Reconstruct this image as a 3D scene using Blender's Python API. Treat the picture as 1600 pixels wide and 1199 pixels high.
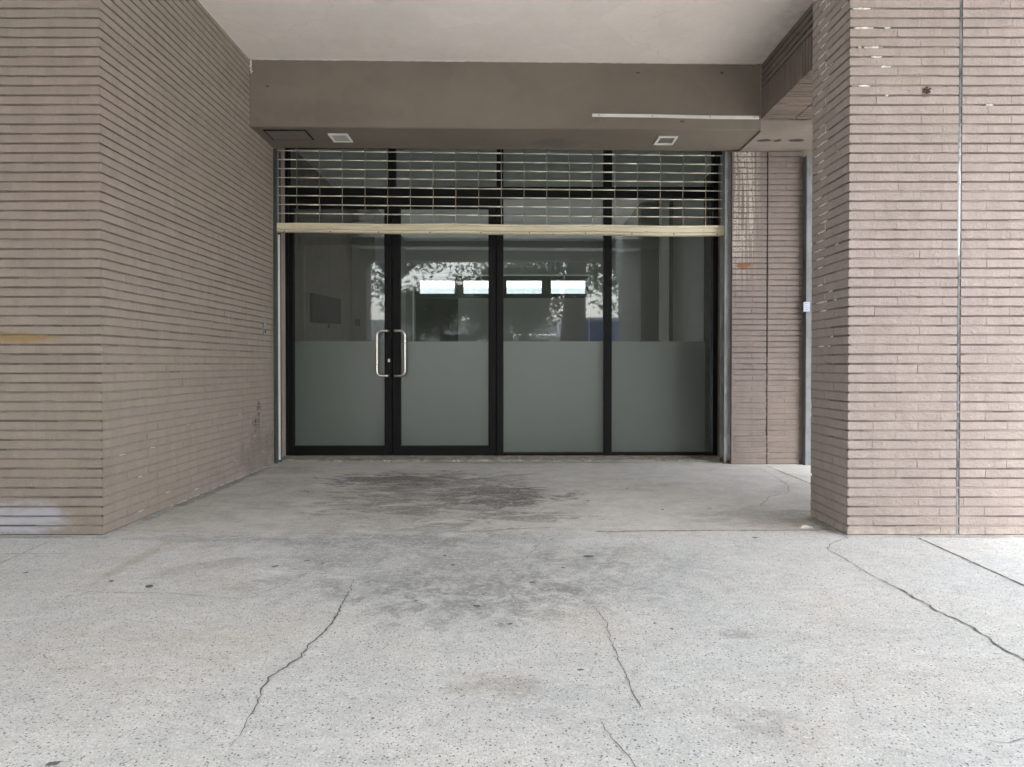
import bpy, bmesh, math, random
from mathutils import Vector, Matrix, noise as mn
R = math.radians
random.seed(7)
for o in list(bpy.data.objects): bpy.data.objects.remove(o)
S = bpy.context.scene
COL = S.collection

# ---------------------------------------------------------------- camera
F = 1155.0; PX, PY = 801.0, 583.0            # focal length and principal point, in photo pixels (1600 wide)
CAMZ = 0.90; PITCH = math.atan(14.0 / F)
cd = bpy.data.cameras.new('camera'); cam = bpy.data.objects.new('camera', cd); COL.objects.link(cam)
cam.location = (0, 0, CAMZ); cam.rotation_euler = (R(90) - PITCH, 0, 0)
cd.sensor_width = 36; cd.lens = F / 1600 * 36
cd.shift_x = -(PX - 800) / 1600; cd.shift_y = -(599.5 - PY) / 1600
cd.clip_start = 0.05; cd.clip_end = 3000
S.camera = cam

# ---------------------------------------------------------------- light
SUN_EL, SUN_AZ = 53.0, 168.0                  # sun behind the camera, high, veiled
w = bpy.data.worlds.new('World'); S.world = w; w.use_nodes = True
nt = w.node_tree; nt.nodes.clear()
sky = nt.nodes.new('ShaderNodeTexSky'); sky.sky_type = 'NISHITA'; sky.sun_disc = False
sky.sun_elevation = R(SUN_EL); sky.sun_rotation = R(SUN_AZ)
sky.air_density = 1.0; sky.dust_density = 4.0; sky.ozone_density = 0.6
bg = nt.nodes.new('ShaderNodeBackground'); bg.inputs['Strength'].default_value = 0.15
hs = nt.nodes.new('ShaderNodeHueSaturation'); hs.inputs['Saturation'].default_value = 0.42
ow = nt.nodes.new('ShaderNodeOutputWorld')
nt.links.new(sky.outputs[0], hs.inputs['Color']); nt.links.new(hs.outputs[0], bg.inputs[0]); nt.links.new(bg.outputs[0], ow.inputs[0])
sd = bpy.data.lights.new('sun', 'SUN'); sd.energy = 1.2; sd.angle = R(40); sd.color = (1.0, 0.99, 0.975)
so = bpy.data.objects.new('sun', sd); COL.objects.link(so)
az = R(SUN_AZ); el = R(SUN_EL)
dirv = Vector((math.sin(az) * math.cos(el), math.cos(az) * math.cos(el), math.sin(el)))
so.rotation_euler = dirv.to_track_quat('Z', 'Y').to_euler()
S.view_settings.view_transform = 'Standard'; S.view_settings.look = 'None'
S.view_settings.exposure = 2.95; S.view_settings.gamma = 1.0
S.render.engine = 'CYCLES'
S.cycles.max_bounces = 10; S.cycles.diffuse_bounces = 5; S.cycles.transparent_max_bounces = 16

# ---------------------------------------------------------------- pixel -> place helpers
cp, sp_ = math.cos(PITCH), math.sin(PITCH)
def ray(px, py):
    a = (px - PX) / F; b = -(py - PY) / F
    return Vector((a, cp + b * sp_, -sp_ + b * cp))
def P(px, py, Y):                              # point seen at a pixel on the vertical plane y = Y
    d = ray(px, py); t = Y / d.y
    return Vector((d.x * t, Y, CAMZ + d.z * t))
def X_(px, Y): return P(px, 569, Y).x
def Z_(py, Y): return P(801, py, Y).z
def G(px, py, z=0.0):                          # point on the ground
    d = ray(px, py); t = (z - CAMZ) / d.z
    return Vector((d.x * t, d.y * t, z))

# ---------------------------------------------------------------- node helpers
class NT:
    def __init__(s, m):
        m.use_nodes = True; s.t = m.node_tree; s.t.nodes.clear()
        s.out = s.n('ShaderNodeOutputMaterial')
    def n(s, ty, **k):
        x = s.t.nodes.new(ty)
        for a, v in k.items(): setattr(x, a, v)
        return x
    def l(s, a, b): s.t.links.new(a, b)
    def set(s, sock, v):
        if isinstance(v, bpy.types.NodeSocket): s.l(v, sock)
        elif isinstance(v, (tuple, list)) and sock.type == 'RGBA': sock.default_value = (*v[:3], 1)
        else: sock.default_value = v
    def math(s, op, a, b=0.0, c=None, clamp=False):
        x = s.n('ShaderNodeMath', operation=op, use_clamp=clamp)
        s.set(x.inputs[0], a); s.set(x.inputs[1], b)
        if c is not None: s.set(x.inputs[2], c)
        return x.outputs[0]
    def vec(s, scale=(1, 1, 1), loc=(0, 0, 0), rot=(0, 0, 0)):
        g = s.geo(); m = s.n('ShaderNodeMapping')
        m.inputs['Scale'].default_value = scale; m.inputs['Location'].default_value = loc; m.inputs['Rotation'].default_value = rot
        s.l(g, m.inputs[0]); return m.outputs[0]
    def geo(s):
        if not hasattr(s, '_g'): s._g = s.n('ShaderNodeNewGeometry')
        return s._g.outputs['Position']
    def isl(s):
        s.geo(); return s._g.outputs['Random Per Island']
    def xyz(s):
        if not hasattr(s, '_x'):
            s._x = s.n('ShaderNodeSeparateXYZ'); s.l(s.geo(), s._x.inputs[0])
        return s._x.outputs
    def noise(s, sc, det=4, rough=0.55, v=None, dist=0.0):
        x = s.n('ShaderNodeTexNoise'); x.inputs['Scale'].default_value = sc; x.inputs['Detail'].default_value = det
        x.inputs['Roughness'].default_value = rough; x.inputs['Distortion'].default_value = dist
        s.l(v if v is not None else s.geo(), x.inputs['Vector']); return x.outputs['Fac']
    def vor(s, sc, v=None):
        x = s.n('ShaderNodeTexVoronoi'); x.inputs['Scale'].default_value = sc
        s.l(v if v is not None else s.geo(), x.inputs['Vector']); return x
    def ramp(s, f, lo, hi, a=0.0, b=1.0):
        x = s.n('ShaderNodeMapRange', interpolation_type='SMOOTHSTEP'); s.set(x.inputs['Value'], f)
        x.inputs['From Min'].default_value = lo; x.inputs['From Max'].default_value = hi
        x.inputs['To Min'].default_value = a; x.inputs['To Max'].default_value = b
        return x.outputs['Result']
    def mix(s, f, a, b, mode='MIX'):
        x = s.n('ShaderNodeMix', data_type='RGBA', blend_type=mode)
        s.set(x.inputs[0], f); s.set(x.inputs[6], a); s.set(x.inputs[7], b); return x.outputs[2]
    def mul(s, c, f):                          # scale a colour by a factor socket
        x = s.n('ShaderNodeVectorMath', operation='SCALE'); s.set(x.inputs[0], c); s.set(x.inputs['Scale'], f); return x.outputs[0]
    def ell(s, c, r, soft=0.6, rot=0.0):       # soft ellipsoid mask around a world point
        m = s.n('ShaderNodeVectorMath', operation='SUBTRACT'); s.l(s.geo(), m.inputs[0]); m.inputs[1].default_value = c
        src = m.outputs[0]
        if rot:
            q = s.n('ShaderNodeVectorRotate', rotation_type='Z_AXIS'); q.inputs['Angle'].default_value = rot; s.l(src, q.inputs[0]); src = q.outputs[0]
        d = s.n('ShaderNodeVectorMath', operation='DIVIDE'); s.l(src, d.inputs[0]); d.inputs[1].default_value = r
        L = s.n('ShaderNodeVectorMath', operation='LENGTH'); s.l(d.outputs[0], L.inputs[0])
        return s.ramp(L.outputs['Value'], 1 - soft, 1 + soft * 0.3, 1, 0)
    def bump(s, h, st, dist=0.01):
        x = s.n('ShaderNodeBump'); x.inputs['Strength'].default_value = st; x.inputs['Distance'].default_value = dist
        s.l(h, x.inputs['Height']); return x.outputs['Normal']
    def bsdf(s, col, rough=0.7, metal=0.0, normal=None, spec=0.5):
        b = s.n('ShaderNodeBsdfPrincipled'); s.set(b.inputs['Base Color'], col); s.set(b.inputs['Roughness'], rough)
        s.set(b.inputs['Metallic'], metal); b.inputs['Specular IOR Level'].default_value = spec
        if normal is not None: s.l(normal, b.inputs['Normal'])
        s.l(b.outputs[0], s.out.inputs['Surface']); return b
def mat(name): return bpy.data.materials.new(name)

def M_simple(name, col, rough=0.6, metal=0.0, var=0.12, sc=6.0, bump=0.0, spec=0.5):
    m = mat(name); t = NT(m)
    f = t.noise(sc, 5, 0.6); k = t.ramp(f, 0.3, 0.7, 1 - var, 1 + var)
    n = t.bump(t.noise(sc * 20, 3), bump, 0.002) if bump else None
    t.bsdf(t.mul(col, k), t.ramp(f, 0.3, 0.7, rough - 0.06, rough + 0.08), metal, n, spec); return m

# brick tiles: per-tile tone, grain, weathering streaks; 'marks' adds stains and darker patches with a place of their own
def M_tile(name, a, b, marks=None, grain=1.0):
    m = mat(name); t = NT(m)
    isl = t.isl()
    big = t.ramp(t.noise(0.8, 4, 0.6), 0.35, 0.65)
    c = t.mix(big, a, b)
    c = t.mul(c, t.ramp(isl, 0.0, 1.0, 0.965, 1.03))
    c = t.mul(c, t.ramp(t.noise(260, 3, 0.7), 0.3, 0.7, 0.86, 1.12))
    c = t.mul(c, t.ramp(t.noise(14, 6, 0.65, t.vec((1, 1, 0.35))), 0.3, 0.7, 0.93, 1.06))
    pits = t.ramp(t.vor(60).outputs['Distance'], 0.03, 0.10, 1, 0)
    pk = t.ramp(t.noise(25, 2), 0.60, 0.68)
    c = t.mix(t.math('MULTIPLY', t.math('MULTIPLY', pits, pk), 0.7), c, (0.08, 0.06, 0.05))
    if marks: c = marks(t, c)
    h = t.math('ADD', t.noise(75, 6, 0.72), t.math('MULTIPLY', t.noise(420, 2), 0.4))
    if grain > 1: h = t.math('ADD', h, t.math('MULTIPLY', t.noise(38, 3, 0.6, t.vec((1, 1, 1.5))), 1.2))
    t.bsdf(c, 0.82, 0, t.bump(h, min(1.0, 0.6 * grain), 0.004 * grain), 0.3); return m

def sheet_mask(t, c, r, lo, hi, nsc=9, stretch=(1, 1, 1), soft=0.8, det=6):
    e = t.ell(c, r, soft); n = t.noise(nsc, det, 0.7, t.vec(stretch))
    return t.math('MULTIPLY', t.ramp(t.math('ADD', e, t.math('MULTIPLY', t.math('SUBTRACT', n, 0.5), 1.9)), lo, hi), t.ramp(e, 0, 0.2))

TA, TB = (0.283, 0.236, 0.206), (0.275, 0.240, 0.196)
def marks_left(t, c):
    k = sheet_mask(t, P(30, 527, 3.87), (0.34, 0.2, 0.045), 0.40, 0.95, 10, (0.8, 1, 1.8))
    c = t.mix(t.math('MULTIPLY', k, 0.9), c, (0.28, 0.185, 0.075))
    k = sheet_mask(t, P(-10, 812, 3.87), (0.50, 0.2, 0.15), 0.30, 0.95, 5, (0.6, 1, 1.5))
    c = t.mix(t.math('MULTIPLY', k, 0.62), c, (0.47, 0.50, 0.58))
    k = t.math('MAXIMUM', sheet_mask(t, (-2.15, P(410, 655, 6.2).y, 0.40), (0.2, 0.20, 0.16), 0.85, 1.15, 26, (1, 1.3, 0.7)), sheet_mask(t, (-2.15, P(410, 655, 6.2).y + 0.06, 0.52), (0.2, 0.09, 0.18), 0.8, 1.1, 34, (1, 1.5, 0.5)))
    c = t.mix(t.math('MULTIPLY', k, 0.9), c, (0.035, 0.03, 0.03))
    k = sheet_mask(t, (-2.15, 6.25, 0.15), (0.3, 0.8, 0.35), 0.5, 1.2, 6)
    c = t.mix(t.math('MULTIPLY', k, 0.45), c, (0.10, 0.09, 0.085))
    z = t.xyz()[2]
    sp = t.math('MULTIPLY', t.ramp(t.noise(70, 2, 0.5, t.vec((1, 0.5, 1))), 0.73, 0.76), t.ramp(z, 0.8, 0.2))
    return t.mix(t.math('MULTIPLY', sp, 0.6), c, (0.6, 0.57, 0.54))
def marks_pier(t, c):
    k = sheet_mask(t, P(1355, 40, 3.87), (0.24, 0.25, 0.30), 0.4, 1.1, 4)
    c = t.mix(t.math('MULTIPLY', k, 0.35), c, (0.24, 0.20, 0.165))  # browner, darker patch over the top left corner
    k = sheet_mask(t, P(1447, 146, 3.87), (0.035, 0.1, 0.045), 0.55, 0.9, 40)
    c = t.mix(t.math('MULTIPLY', k, 0.55), c, (0.10, 0.075, 0.055))
    z = t.xyz()[2]
    k = t.math('MULTIPLY', t.ramp(z, 0.05, 0.01), t.ramp(t.noise(30, 4), 0.35, 0.6))
    return t.mix(t.math('MULTIPLY', k, 0.5), c, (0.5, 0.45, 0.36))
def marks_rear(t, c):
    z = t.xyz()[2]
    x = t.xyz()[0]
    st = t.ramp(t.noise(38, 3, 0.6, t.vec((1, 1, 0.03))), 0.46, 0.56)
    band = t.math('MULTIPLY', t.ramp(z, 1.3, 2.3), t.ramp(x, 2.24, 2.12))
    k = t.math('MULTIPLY', t.math('MULTIPLY', st, band), t.ramp(t.noise(60, 3), 0.35, 0.5))
    c = t.mix(t.math('MULTIPLY', k, 0.75), c, (0.62, 0.56, 0.5))
    k = sheet_mask(t, P(1162, 415, 6.62), (0.10, 0.2, 0.04), 0.5, 0.85, 18)
    return t.mix(t.math('MULTIPLY', k, 0.85), c, (0.22, 0.09, 0.03))
M_TILE_L = M_tile('tile left', TA, TB, marks_left)
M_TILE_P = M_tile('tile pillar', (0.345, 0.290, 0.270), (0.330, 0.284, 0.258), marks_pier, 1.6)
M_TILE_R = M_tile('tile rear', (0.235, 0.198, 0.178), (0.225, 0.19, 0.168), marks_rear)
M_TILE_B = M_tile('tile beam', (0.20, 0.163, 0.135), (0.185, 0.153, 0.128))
M_JOINT = M_simple('joint mortar', (0.19, 0.152, 0.137), 0.95, 0, 0.2, 8)  # dark brown mortar at the back of the joints
M_FILL = M_simple('mortar smeared', (0.245, 0.202, 0.180), 0.9, 0, 0.12, 30, 0.3)
M_WHITE_FILL = M_simple('white mortar', (0.62, 0.585, 0.535), 0.9, 0, 0.25, 40, 0.3)

def M_paint(name, col, stains=None, var=0.07):
    m = mat(name); t = NT(m)
    c = t.mul(col, t.ramp(t.noise(1.7, 5, 0.6), 0.3, 0.7, 1 - var, 1 + var))
    c = t.mul(c, t.ramp(t.noise(22, 4, 0.6), 0.3, 0.7, 0.985, 1.015))
    # roller patches
    v = t.vor(2.1, t.vec((1, 1, 1.6))); q = t.n('ShaderNodeSeparateColor'); t.l(v.outputs['Color'], q.inputs[0])
    c = t.mul(c, t.ramp(q.outputs[0], 0, 1, 0.975, 1.025))
    if stains: c = stains(t, c)
    t.bsdf(c, 0.75, 0, t.bump(t.noise(55, 4, 0.6), 0.12, 0.004), 0.3); return m
def st_fascia(t, c):
    k = sheet_mask(t, (-1.4, 6.07, 2.95), (1.3, 0.5, 0.18), 0.5, 1.3, 2.5); c = t.mix(t.math('MULTIPLY', k, 0.22), c, (0.10, 0.09, 0.075))
    k = sheet_mask(t, (0.4, 6.45, 2.82), (0.5, 0.2, 0.2), 0.4, 1.1, 4); c = t.mix(t.math('MULTIPLY', k, 0.35), c, (0.06, 0.06, 0.055))
    for px, py in ((997, 114), (1128, 114), (418, 135), (1066, 190)):
        k = sheet_mask(t, P(px, py, 6.07), (0.025, 0.1, 0.015), 0.5, 0.8, 60); c = t.mix(t.math('MULTIPLY', k, 0.7), c, (0.05, 0.045, 0.04))
    return c
def hair(t, sc, seed_, w, lo=0.56):
    v = t.n('ShaderNodeTexVoronoi', feature='DISTANCE_TO_EDGE'); v.inputs['Scale'].default_value = sc
    ad = t.n('ShaderNodeVectorMath', operation='ADD'); nn = t.n('ShaderNodeTexNoise'); nn.inputs['Scale'].default_value = 6; nn.inputs['Detail'].default_value = 5
    t.l(t.vec(loc=(seed_, 0, 0)), nn.inputs['Vector']); sc2 = t.n('ShaderNodeVectorMath', operation='SCALE'); t.l(nn.outputs['Color'], sc2.inputs[0]); sc2.inputs['Scale'].default_value = 0.25
    t.l(t.vec(loc=(seed_, 0, 0)), ad.inputs[0]); t.l(sc2.outputs[0], ad.inputs[1]); t.l(ad.outputs[0], v.inputs['Vector'])
    return t.math('MULTIPLY', t.ramp(v.outputs['Distance'], 0, w, 1, 0), t.ramp(t.noise(1.2, 3, 0.5, t.vec(loc=(seed_, 4, 1))), lo, lo + 0.06))
def st_soffit(t, c):
    for px, py, rx in ((1192, 220, 0.10), (1245, 223, 0.11), (1215, 218, 0.05)):
        p = P(px, py, 6.3); k = sheet_mask(t, (p.x, p.y, 2.80), (rx, 0.06, 0.2), 0.6, 0.75, 12); c = t.mix(t.math('MULTIPLY', k, 0.9), c, (0.035, 0.03, 0.03))
    return c
M_FASCIA = M_paint('taupe paint', (0.215, 0.185, 0.152), st_fascia)
M_SOFFIT_R = M_paint('bare soffit', (0.27, 0.235, 0.205), st_soffit, 0.14)
def st_ceil(t, c):
    x, y, z = t.xyz()
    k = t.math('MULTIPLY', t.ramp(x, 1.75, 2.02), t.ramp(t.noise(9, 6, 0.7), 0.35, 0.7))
    c = t.mix(t.math('MULTIPLY', hair(t, 0.9, 3.0, 0.004, 0.5), 0.35), c, (0.45, 0.41, 0.37))
    for cx, cy, rx, ry in ((-1.1, 5.75, 0.5, 0.22), (1.2, 5.5, 0.4, 0.3)):
        q = sheet_mask(t, (cx, cy, 3.38), (rx, ry, 0.5), 0.5, 1.2, 5); c = t.mix(t.math('MULTIPLY', q, 0.12), c, (0.55, 0.47, 0.38))
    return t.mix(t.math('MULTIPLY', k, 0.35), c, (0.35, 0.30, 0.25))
M_CEIL = M_paint('ceiling paint', (0.88, 0.83, 0.775), st_ceil, 0.04)
M_CAULK = M_simple('white caulk', (0.72, 0.70, 0.66), 0.7)

def M_ground():
    m = mat('aggregate concrete'); t = NT(m)
    x, y, z = t.xyz()
    n1 = t.noise(1.1, 6, 0.6); n2 = t.noise(5.5, 6, 0.65); nf = t.noise(330, 3, 0.75); nm = t.noise(120, 3, 0.7)
    c = t.mix(t.ramp(n1, 0.3, 0.7), (0.482, 0.502, 0.502), (0.524, 0.524, 0.504))
    c = t.mul(c, t.ramp(n2, 0.3, 0.72, 0.93, 1.05))
    # the slab inside the recess is a duller older screed
    inr = t.ramp(t.math('ADD', y, t.math('MULTIPLY', t.noise(3, 3), 0.04)), 3.985, 4.03)
    c = t.mix(t.math('MULTIPLY', inr, 0.75), c, t.mul((0.475, 0.462, 0.43), t.ramp(n2, 0.3, 0.7, 0.9, 1.1)))
    warm = t.ramp(t.noise(1.9, 5, 0.6, t.vec(loc=(7, 3, 0))), 0.52, 0.75)
    c = t.mix(t.math('MULTIPLY', warm, 0.35), c, (0.50, 0.455, 0.39))
    c = t.mul(c, t.ramp(nf, 0.25, 0.75, 0.70, 1.24)); c = t.mul(c, t.ramp(nm, 0.3, 0.7, 0.84, 1.14))
    c = t.mul(c, t.ramp(t.noise(26, 5, 0.7, t.vec((0.7, 1, 1))), 0.3, 0.7, 0.91, 1.08))
    # exposed dark and pale stones
    def specks(sc, th, keep, col, amt, lo):
        nonlocal c
        wv = t.n('ShaderNodeVectorMath', operation='ADD'); t.l(t.vec((1, 0.8, 1), rot=(0, 0, sc)), wv.inputs[0])
        nn = t.n('ShaderNodeTexNoise'); nn.inputs['Scale'].default_value = sc * 1.7; t.l(t.geo(), nn.inputs['Vector'])
        s2 = t.n('ShaderNodeVectorMath', operation='SCALE'); t.l(nn.outputs['Color'], s2.inputs[0]); s2.inputs['Scale'].default_value = 0.5 / sc
        t.l(s2.outputs[0], wv.inputs[1])
        v = t.vor(sc, wv.outputs[0]); q = t.n('ShaderNodeSeparateColor'); t.l(v.outputs['Color'], q.inputs[0])
        rad = t.math('MULTIPLY_ADD', q.outputs[1], th * 0.8, th * 0.35)
        d = t.math('SUBTRACT', rad, v.outputs['Distance'])
        k = t.math('MULTIPLY', t.ramp(d, -0.03, 0.05), t.math('GREATER_THAN', q.outputs[0], keep))
        k = t.math('MULTIPLY', k, t.ramp(inr, 0, 1, amt, amt * lo))
        c = t.mix(k, c, col)
    specks(115, 0.32, 0.50, (0.13, 0.13, 0.128), 0.85, 0.35)
    specks(150, 0.30, 0.55, (0.22, 0.21, 0.20), 0.75, 0.35)
    specks(84, 0.25, 0.74, (0.09, 0.09, 0.09), 0.85, 0.2)
    specks(90, 0.34, 0.66, (0.70, 0.70, 0.69), 0.45, 0.5)
    GR = t.noise(40, 6, 0.8)
    # grime: swirled dark film in front of the doors, fading towards the pavement
    def grime(cx, cy, rx, ry, lo, hi, sc, amt, col, st=(0.55, 1.0, 1), rot=0.0, det=7):
        nonlocal c
        e = t.ell((cx, cy, 0), (rx, ry, 1), 0.85, rot); n = t.noise(sc, det, 0.68, t.vec(st, rot=(0, 0, rot)), 0.9)
        k = t.ramp(t.math('ADD', e, t.math('MULTIPLY', t.math('SUBTRACT', n, 0.5), 2.6)), lo, hi)
        k = t.math('MULTIPLY', k, t.ramp(e, 0.0, 0.25))
        k = t.math('MULTIPLY', k, t.ramp(GR, 0.38, 0.56, 0.35, 1.25), clamp=True)
        c = t.mix(t.math('MULTIPLY', k, amt), c, col)
    grime(-0.50, 5.15, 1.4, 1.7, 0.58, 1.15, 6.5, 0.72, (0.095, 0.09, 0.085), (0.6, 1, 1))
    grime(-0.95, 5.75, 0.95, 0.65, 0.55, 1.15, 8, 0.78, (0.065, 0.06, 0.056), (0.6, 1, 1))
    grime(-0.10, 5.0, 1.0, 0.75, 0.75, 1.10, 9, 0.85, (0.085, 0.08, 0.075), (0.6, 1, 1))
    grime(0.15, 4.35, 0.7, 0.3, 0.75, 1.15, 9, 0.6, (0.10, 0.095, 0.09), (0.5, 1, 1))
    grime(-0.6, 5.0, 1.5, 1.7, 0.35, 1.2, 3, 0.42, (0.17, 0.165, 0.155))
    grime(-1.8, 5.0, 0.7, 1.6, 0.5, 1.4, 3.5, 0.35, (0.18, 0.17, 0.155))
    grime(-1.9, 6.3, 0.5, 0.4, 0.4, 1.3, 4, 0.45, (0.14, 0.13, 0.12))
    grime(-0.7, 5.0, 1.3, 1.5, 1.05, 1.3, 7, 0.5, (0.60, 0.575, 0.52), (0.35, 1, 1))
    grime(-0.45, 3.45, 1.5, 1.0, 0.30, 1.4, 4, 0.62, (0.19, 0.197, 0.20), (1, 1, 1))
    grime(-0.6, 3.75, 1.2, 0.35, 0.70, 1.2, 8, 0.38, (0.15, 0.15, 0.15), (0.8, 1, 1))
    grime(-0.15, 2.85, 0.95, 0.6, 0.55, 1.35, 9, 0.62, (0.15, 0.15, 0.15), (1.2, 1, 1))
    grime(0.45, 3.2, 0.9, 0.9, 0.65, 1.5, 8, 0.5, (0.17, 0.17, 0.17), (1.1, 1, 1))
    grime(-0.9, 3.1, 0.7, 0.5, 1.0, 1.3, 9, 0.5, (0.66, 0.66, 0.65), (0.5, 1, 1))
    grime(-0.05, 2.05, 0.22, 0.16, 0.5, 1.2, 12, 0.38, (0.21, 0.17, 0.125))
    grime(0.2, 1.95, 0.4, 0.3, 0.6, 1.4, 9, 0.3, (0.22, 0.22, 0.24))
    grime(0.62, 1.85, 0.25, 0.25, 0.6, 1.3, 10, 0.4, (0.22, 0.21, 0.20))
    grime(0.75, 2.45, 0.12, 0.08, 0.4, 1.2, 14, 0.45, (0.17, 0.165, 0.16))
    grime(1.5, 4.35, 0.7, 0.4, 0.3, 1.2, 5, 0.45, (0.17, 0.15, 0.13))
    grime(0.9, 5.6, 1.1, 0.8, 0.7, 1.6, 5, 0.38, (0.17, 0.16, 0.145))
    grime(-1.3, 2.2, 0.7, 0.9, 0.8, 1.5, 5, 0.25, (0.33, 0.28, 0.22))
    grime(1.2, 2.3, 0.7, 0.9, 0.8, 1.6, 5, 0.22, (0.27, 0.26, 0.25))
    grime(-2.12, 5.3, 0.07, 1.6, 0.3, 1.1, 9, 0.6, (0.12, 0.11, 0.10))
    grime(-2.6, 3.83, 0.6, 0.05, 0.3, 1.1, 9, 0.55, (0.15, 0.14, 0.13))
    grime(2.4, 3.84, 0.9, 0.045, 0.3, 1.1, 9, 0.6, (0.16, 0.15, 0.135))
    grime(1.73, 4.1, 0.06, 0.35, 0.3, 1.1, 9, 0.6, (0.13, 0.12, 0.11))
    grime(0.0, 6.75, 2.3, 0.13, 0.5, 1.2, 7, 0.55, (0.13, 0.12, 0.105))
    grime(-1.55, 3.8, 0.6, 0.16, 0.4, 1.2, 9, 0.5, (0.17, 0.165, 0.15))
    for p, q in ((G(128, 922), G(285, 836)),):   # stained edge of an old patch
        cx, cy = (p.x + q.x) / 2, (p.y + q.y) / 2; a = math.atan2(q.y - p.y, q.x - p.x)
        grime(cx, cy, (q - p).length / 2 * 1.25, 0.045, 0.2, 1.0, 5, 0.42, (0.30, 0.25, 0.18), (1, 1, 1), -a)
    h = t.math('ADD', t.math('MULTIPLY', nf, 0.6), t.math('ADD', t.math('MULTIPLY', nm, 0.7), t.math('MULTIPLY', n2, 1.0)))
    t.bsdf(c, 0.86, 0, t.bump(h, 0.35, 0.004), 0.25); return m
M_GROUND = M_ground()
M_CRACK = M_simple('crack dark', (0.12, 0.114, 0.108), 0.95, 0, 0.3, 40)
M_FAINT = M_simple('crack faint', (0.25, 0.24, 0.22), 0.95, 0, 0.35, 30)
M_GUM = M_simple('gum spot', (0.11, 0.11, 0.115), 0.9, 0, 0.3, 60)
M_BLACK = M_simple('black frame paint', (0.005, 0.005, 0.0055), 0.55, 0, 0.2, 10, 0, 0.22)
M_GASKET = M_simple('gasket', (0.004, 0.004, 0.004), 0.8)
M_STEEL = M_simple('brushed stainless', (0.66, 0.63, 0.57), 0.30, 1.0, 0.03, 3)

def M_galv():
    m = mat('galvanised steel'); t = NT(m)
    v = t.vor(26, t.vec((1, 1, 0.35))); q = t.n('ShaderNodeSeparateColor'); t.l(v.outputs['Color'], q.inputs[0])
    c = t.mix(t.ramp(t.noise(4, 5, 0.7, t.vec((1, 1, 0.3))), 0.3, 0.7), (0.22, 0.24, 0.235), (0.36, 0.38, 0.38))
    c = t.mul(c, t.ramp(q.outputs[0], 0, 1, 0.88, 1.12))
    z = t.xyz()[2]
    k = t.math('MULTIPLY', t.ramp(z, 0.07, 0.015), t.ramp(t.noise(40, 4), 0.3, 0.5))
    c = t.mix(k, c, (0.06, 0.022, 0.012))
    t.bsdf(c, 0.5, 0.35, t.bump(t.noise(30, 4), 0.15, 0.003)); return m
M_GALV = M_galv()
M_GALV_D = M_simple('dull zinc', (0.075, 0.082, 0.08), 0.6, 0.2, 0.2, 5)
def M_cream():
    m = mat('cream enamel'); t = NT(m)
    c = t.mix(t.ramp(t.noise(5, 5, 0.65, t.vec((0.4, 1, 3))), 0.35, 0.7), (0.80, 0.74, 0.56), (0.64, 0.58, 0.43))
    k = t.ramp(t.noise(11, 6, 0.7, t.vec((0.7, 1, 3))), 0.60, 0.70)
    c = t.mix(t.math('MULTIPLY', k, 0.6), c, (0.12, 0.10, 0.07))
    t.bsdf(c, 0.5, 0.0, t.bump(t.noise(60, 3), 0.1, 0.002)); return m
M_CREAM = M_cream()
M_ROD = M_simple('grille rod', (0.82, 0.79, 0.66), 0.42, 0.1, 0.2, 9)
M_LINK = M_simple('grille link', (0.36, 0.31, 0.24), 0.5, 0.4, 0.35, 7)
M_WHITE = M_simple('white plastic', (0.78, 0.77, 0.74), 0.45, 0, 0.05)
M_LIGHTFACE = M_simple('lamp diffuser', (0.55, 0.55, 0.54), 0.4, 0, 0.05)
M_LIGHTGREY = M_simple('lamp insert grey', (0.22, 0.21, 0.20), 0.5)
M_SCREW = M_simple('screw head', (0.05, 0.045, 0.04), 0.5, 0.4)

def M_glass():
    m = mat('window glass'); t = NT(m)
    tr = t.n('ShaderNodeBsdfTransparent'); tr.inputs[0].default_value = (0.90, 0.92, 0.905, 1)
    gl = t.n('ShaderNodeBsdfGlossy'); gl.inputs['Roughness'].default_value = 0.02; gl.inputs[0].default_value = (0.93, 0.97, 1.0, 1)
    
    fr = t.n('ShaderNodeFresnel'); fr.inputs[0].default_value = 1.5
    df = t.n('ShaderNodeBsdfDiffuse'); df.inputs[0].default_value = (0.43, 0.49, 0.45, 1)
    dirt_haze = t.math('MULTIPLY', t.ramp(t.noise(7, 6, 0.7, t.vec((1, 1, 0.5))), 0.35, 0.8), 0.03)
    dirt_haze = t.math('ADD', dirt_haze, 0.028)  # even part is haze painted on the glass to lighten the room behind
    mx0 = t.n('ShaderNodeMixShader'); t.l(dirt_haze, mx0.inputs[0]); t.l(tr.outputs[0], mx0.inputs[1]); t.l(df.outputs[0], mx0.inputs[2])
    mx = t.n('ShaderNodeMixShader'); t.l(t.math('MULTIPLY', fr.outputs[0], GLASSK), mx.inputs[0])
    t.l(mx0.outputs[0], mx.inputs[1]); t.l(gl.outputs[0], mx.inputs[2]); t.l(mx.outputs[0], t.out.inputs['Surface']); return m
GLASSK = 1.15
M_GLASS = M_glass()
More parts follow.
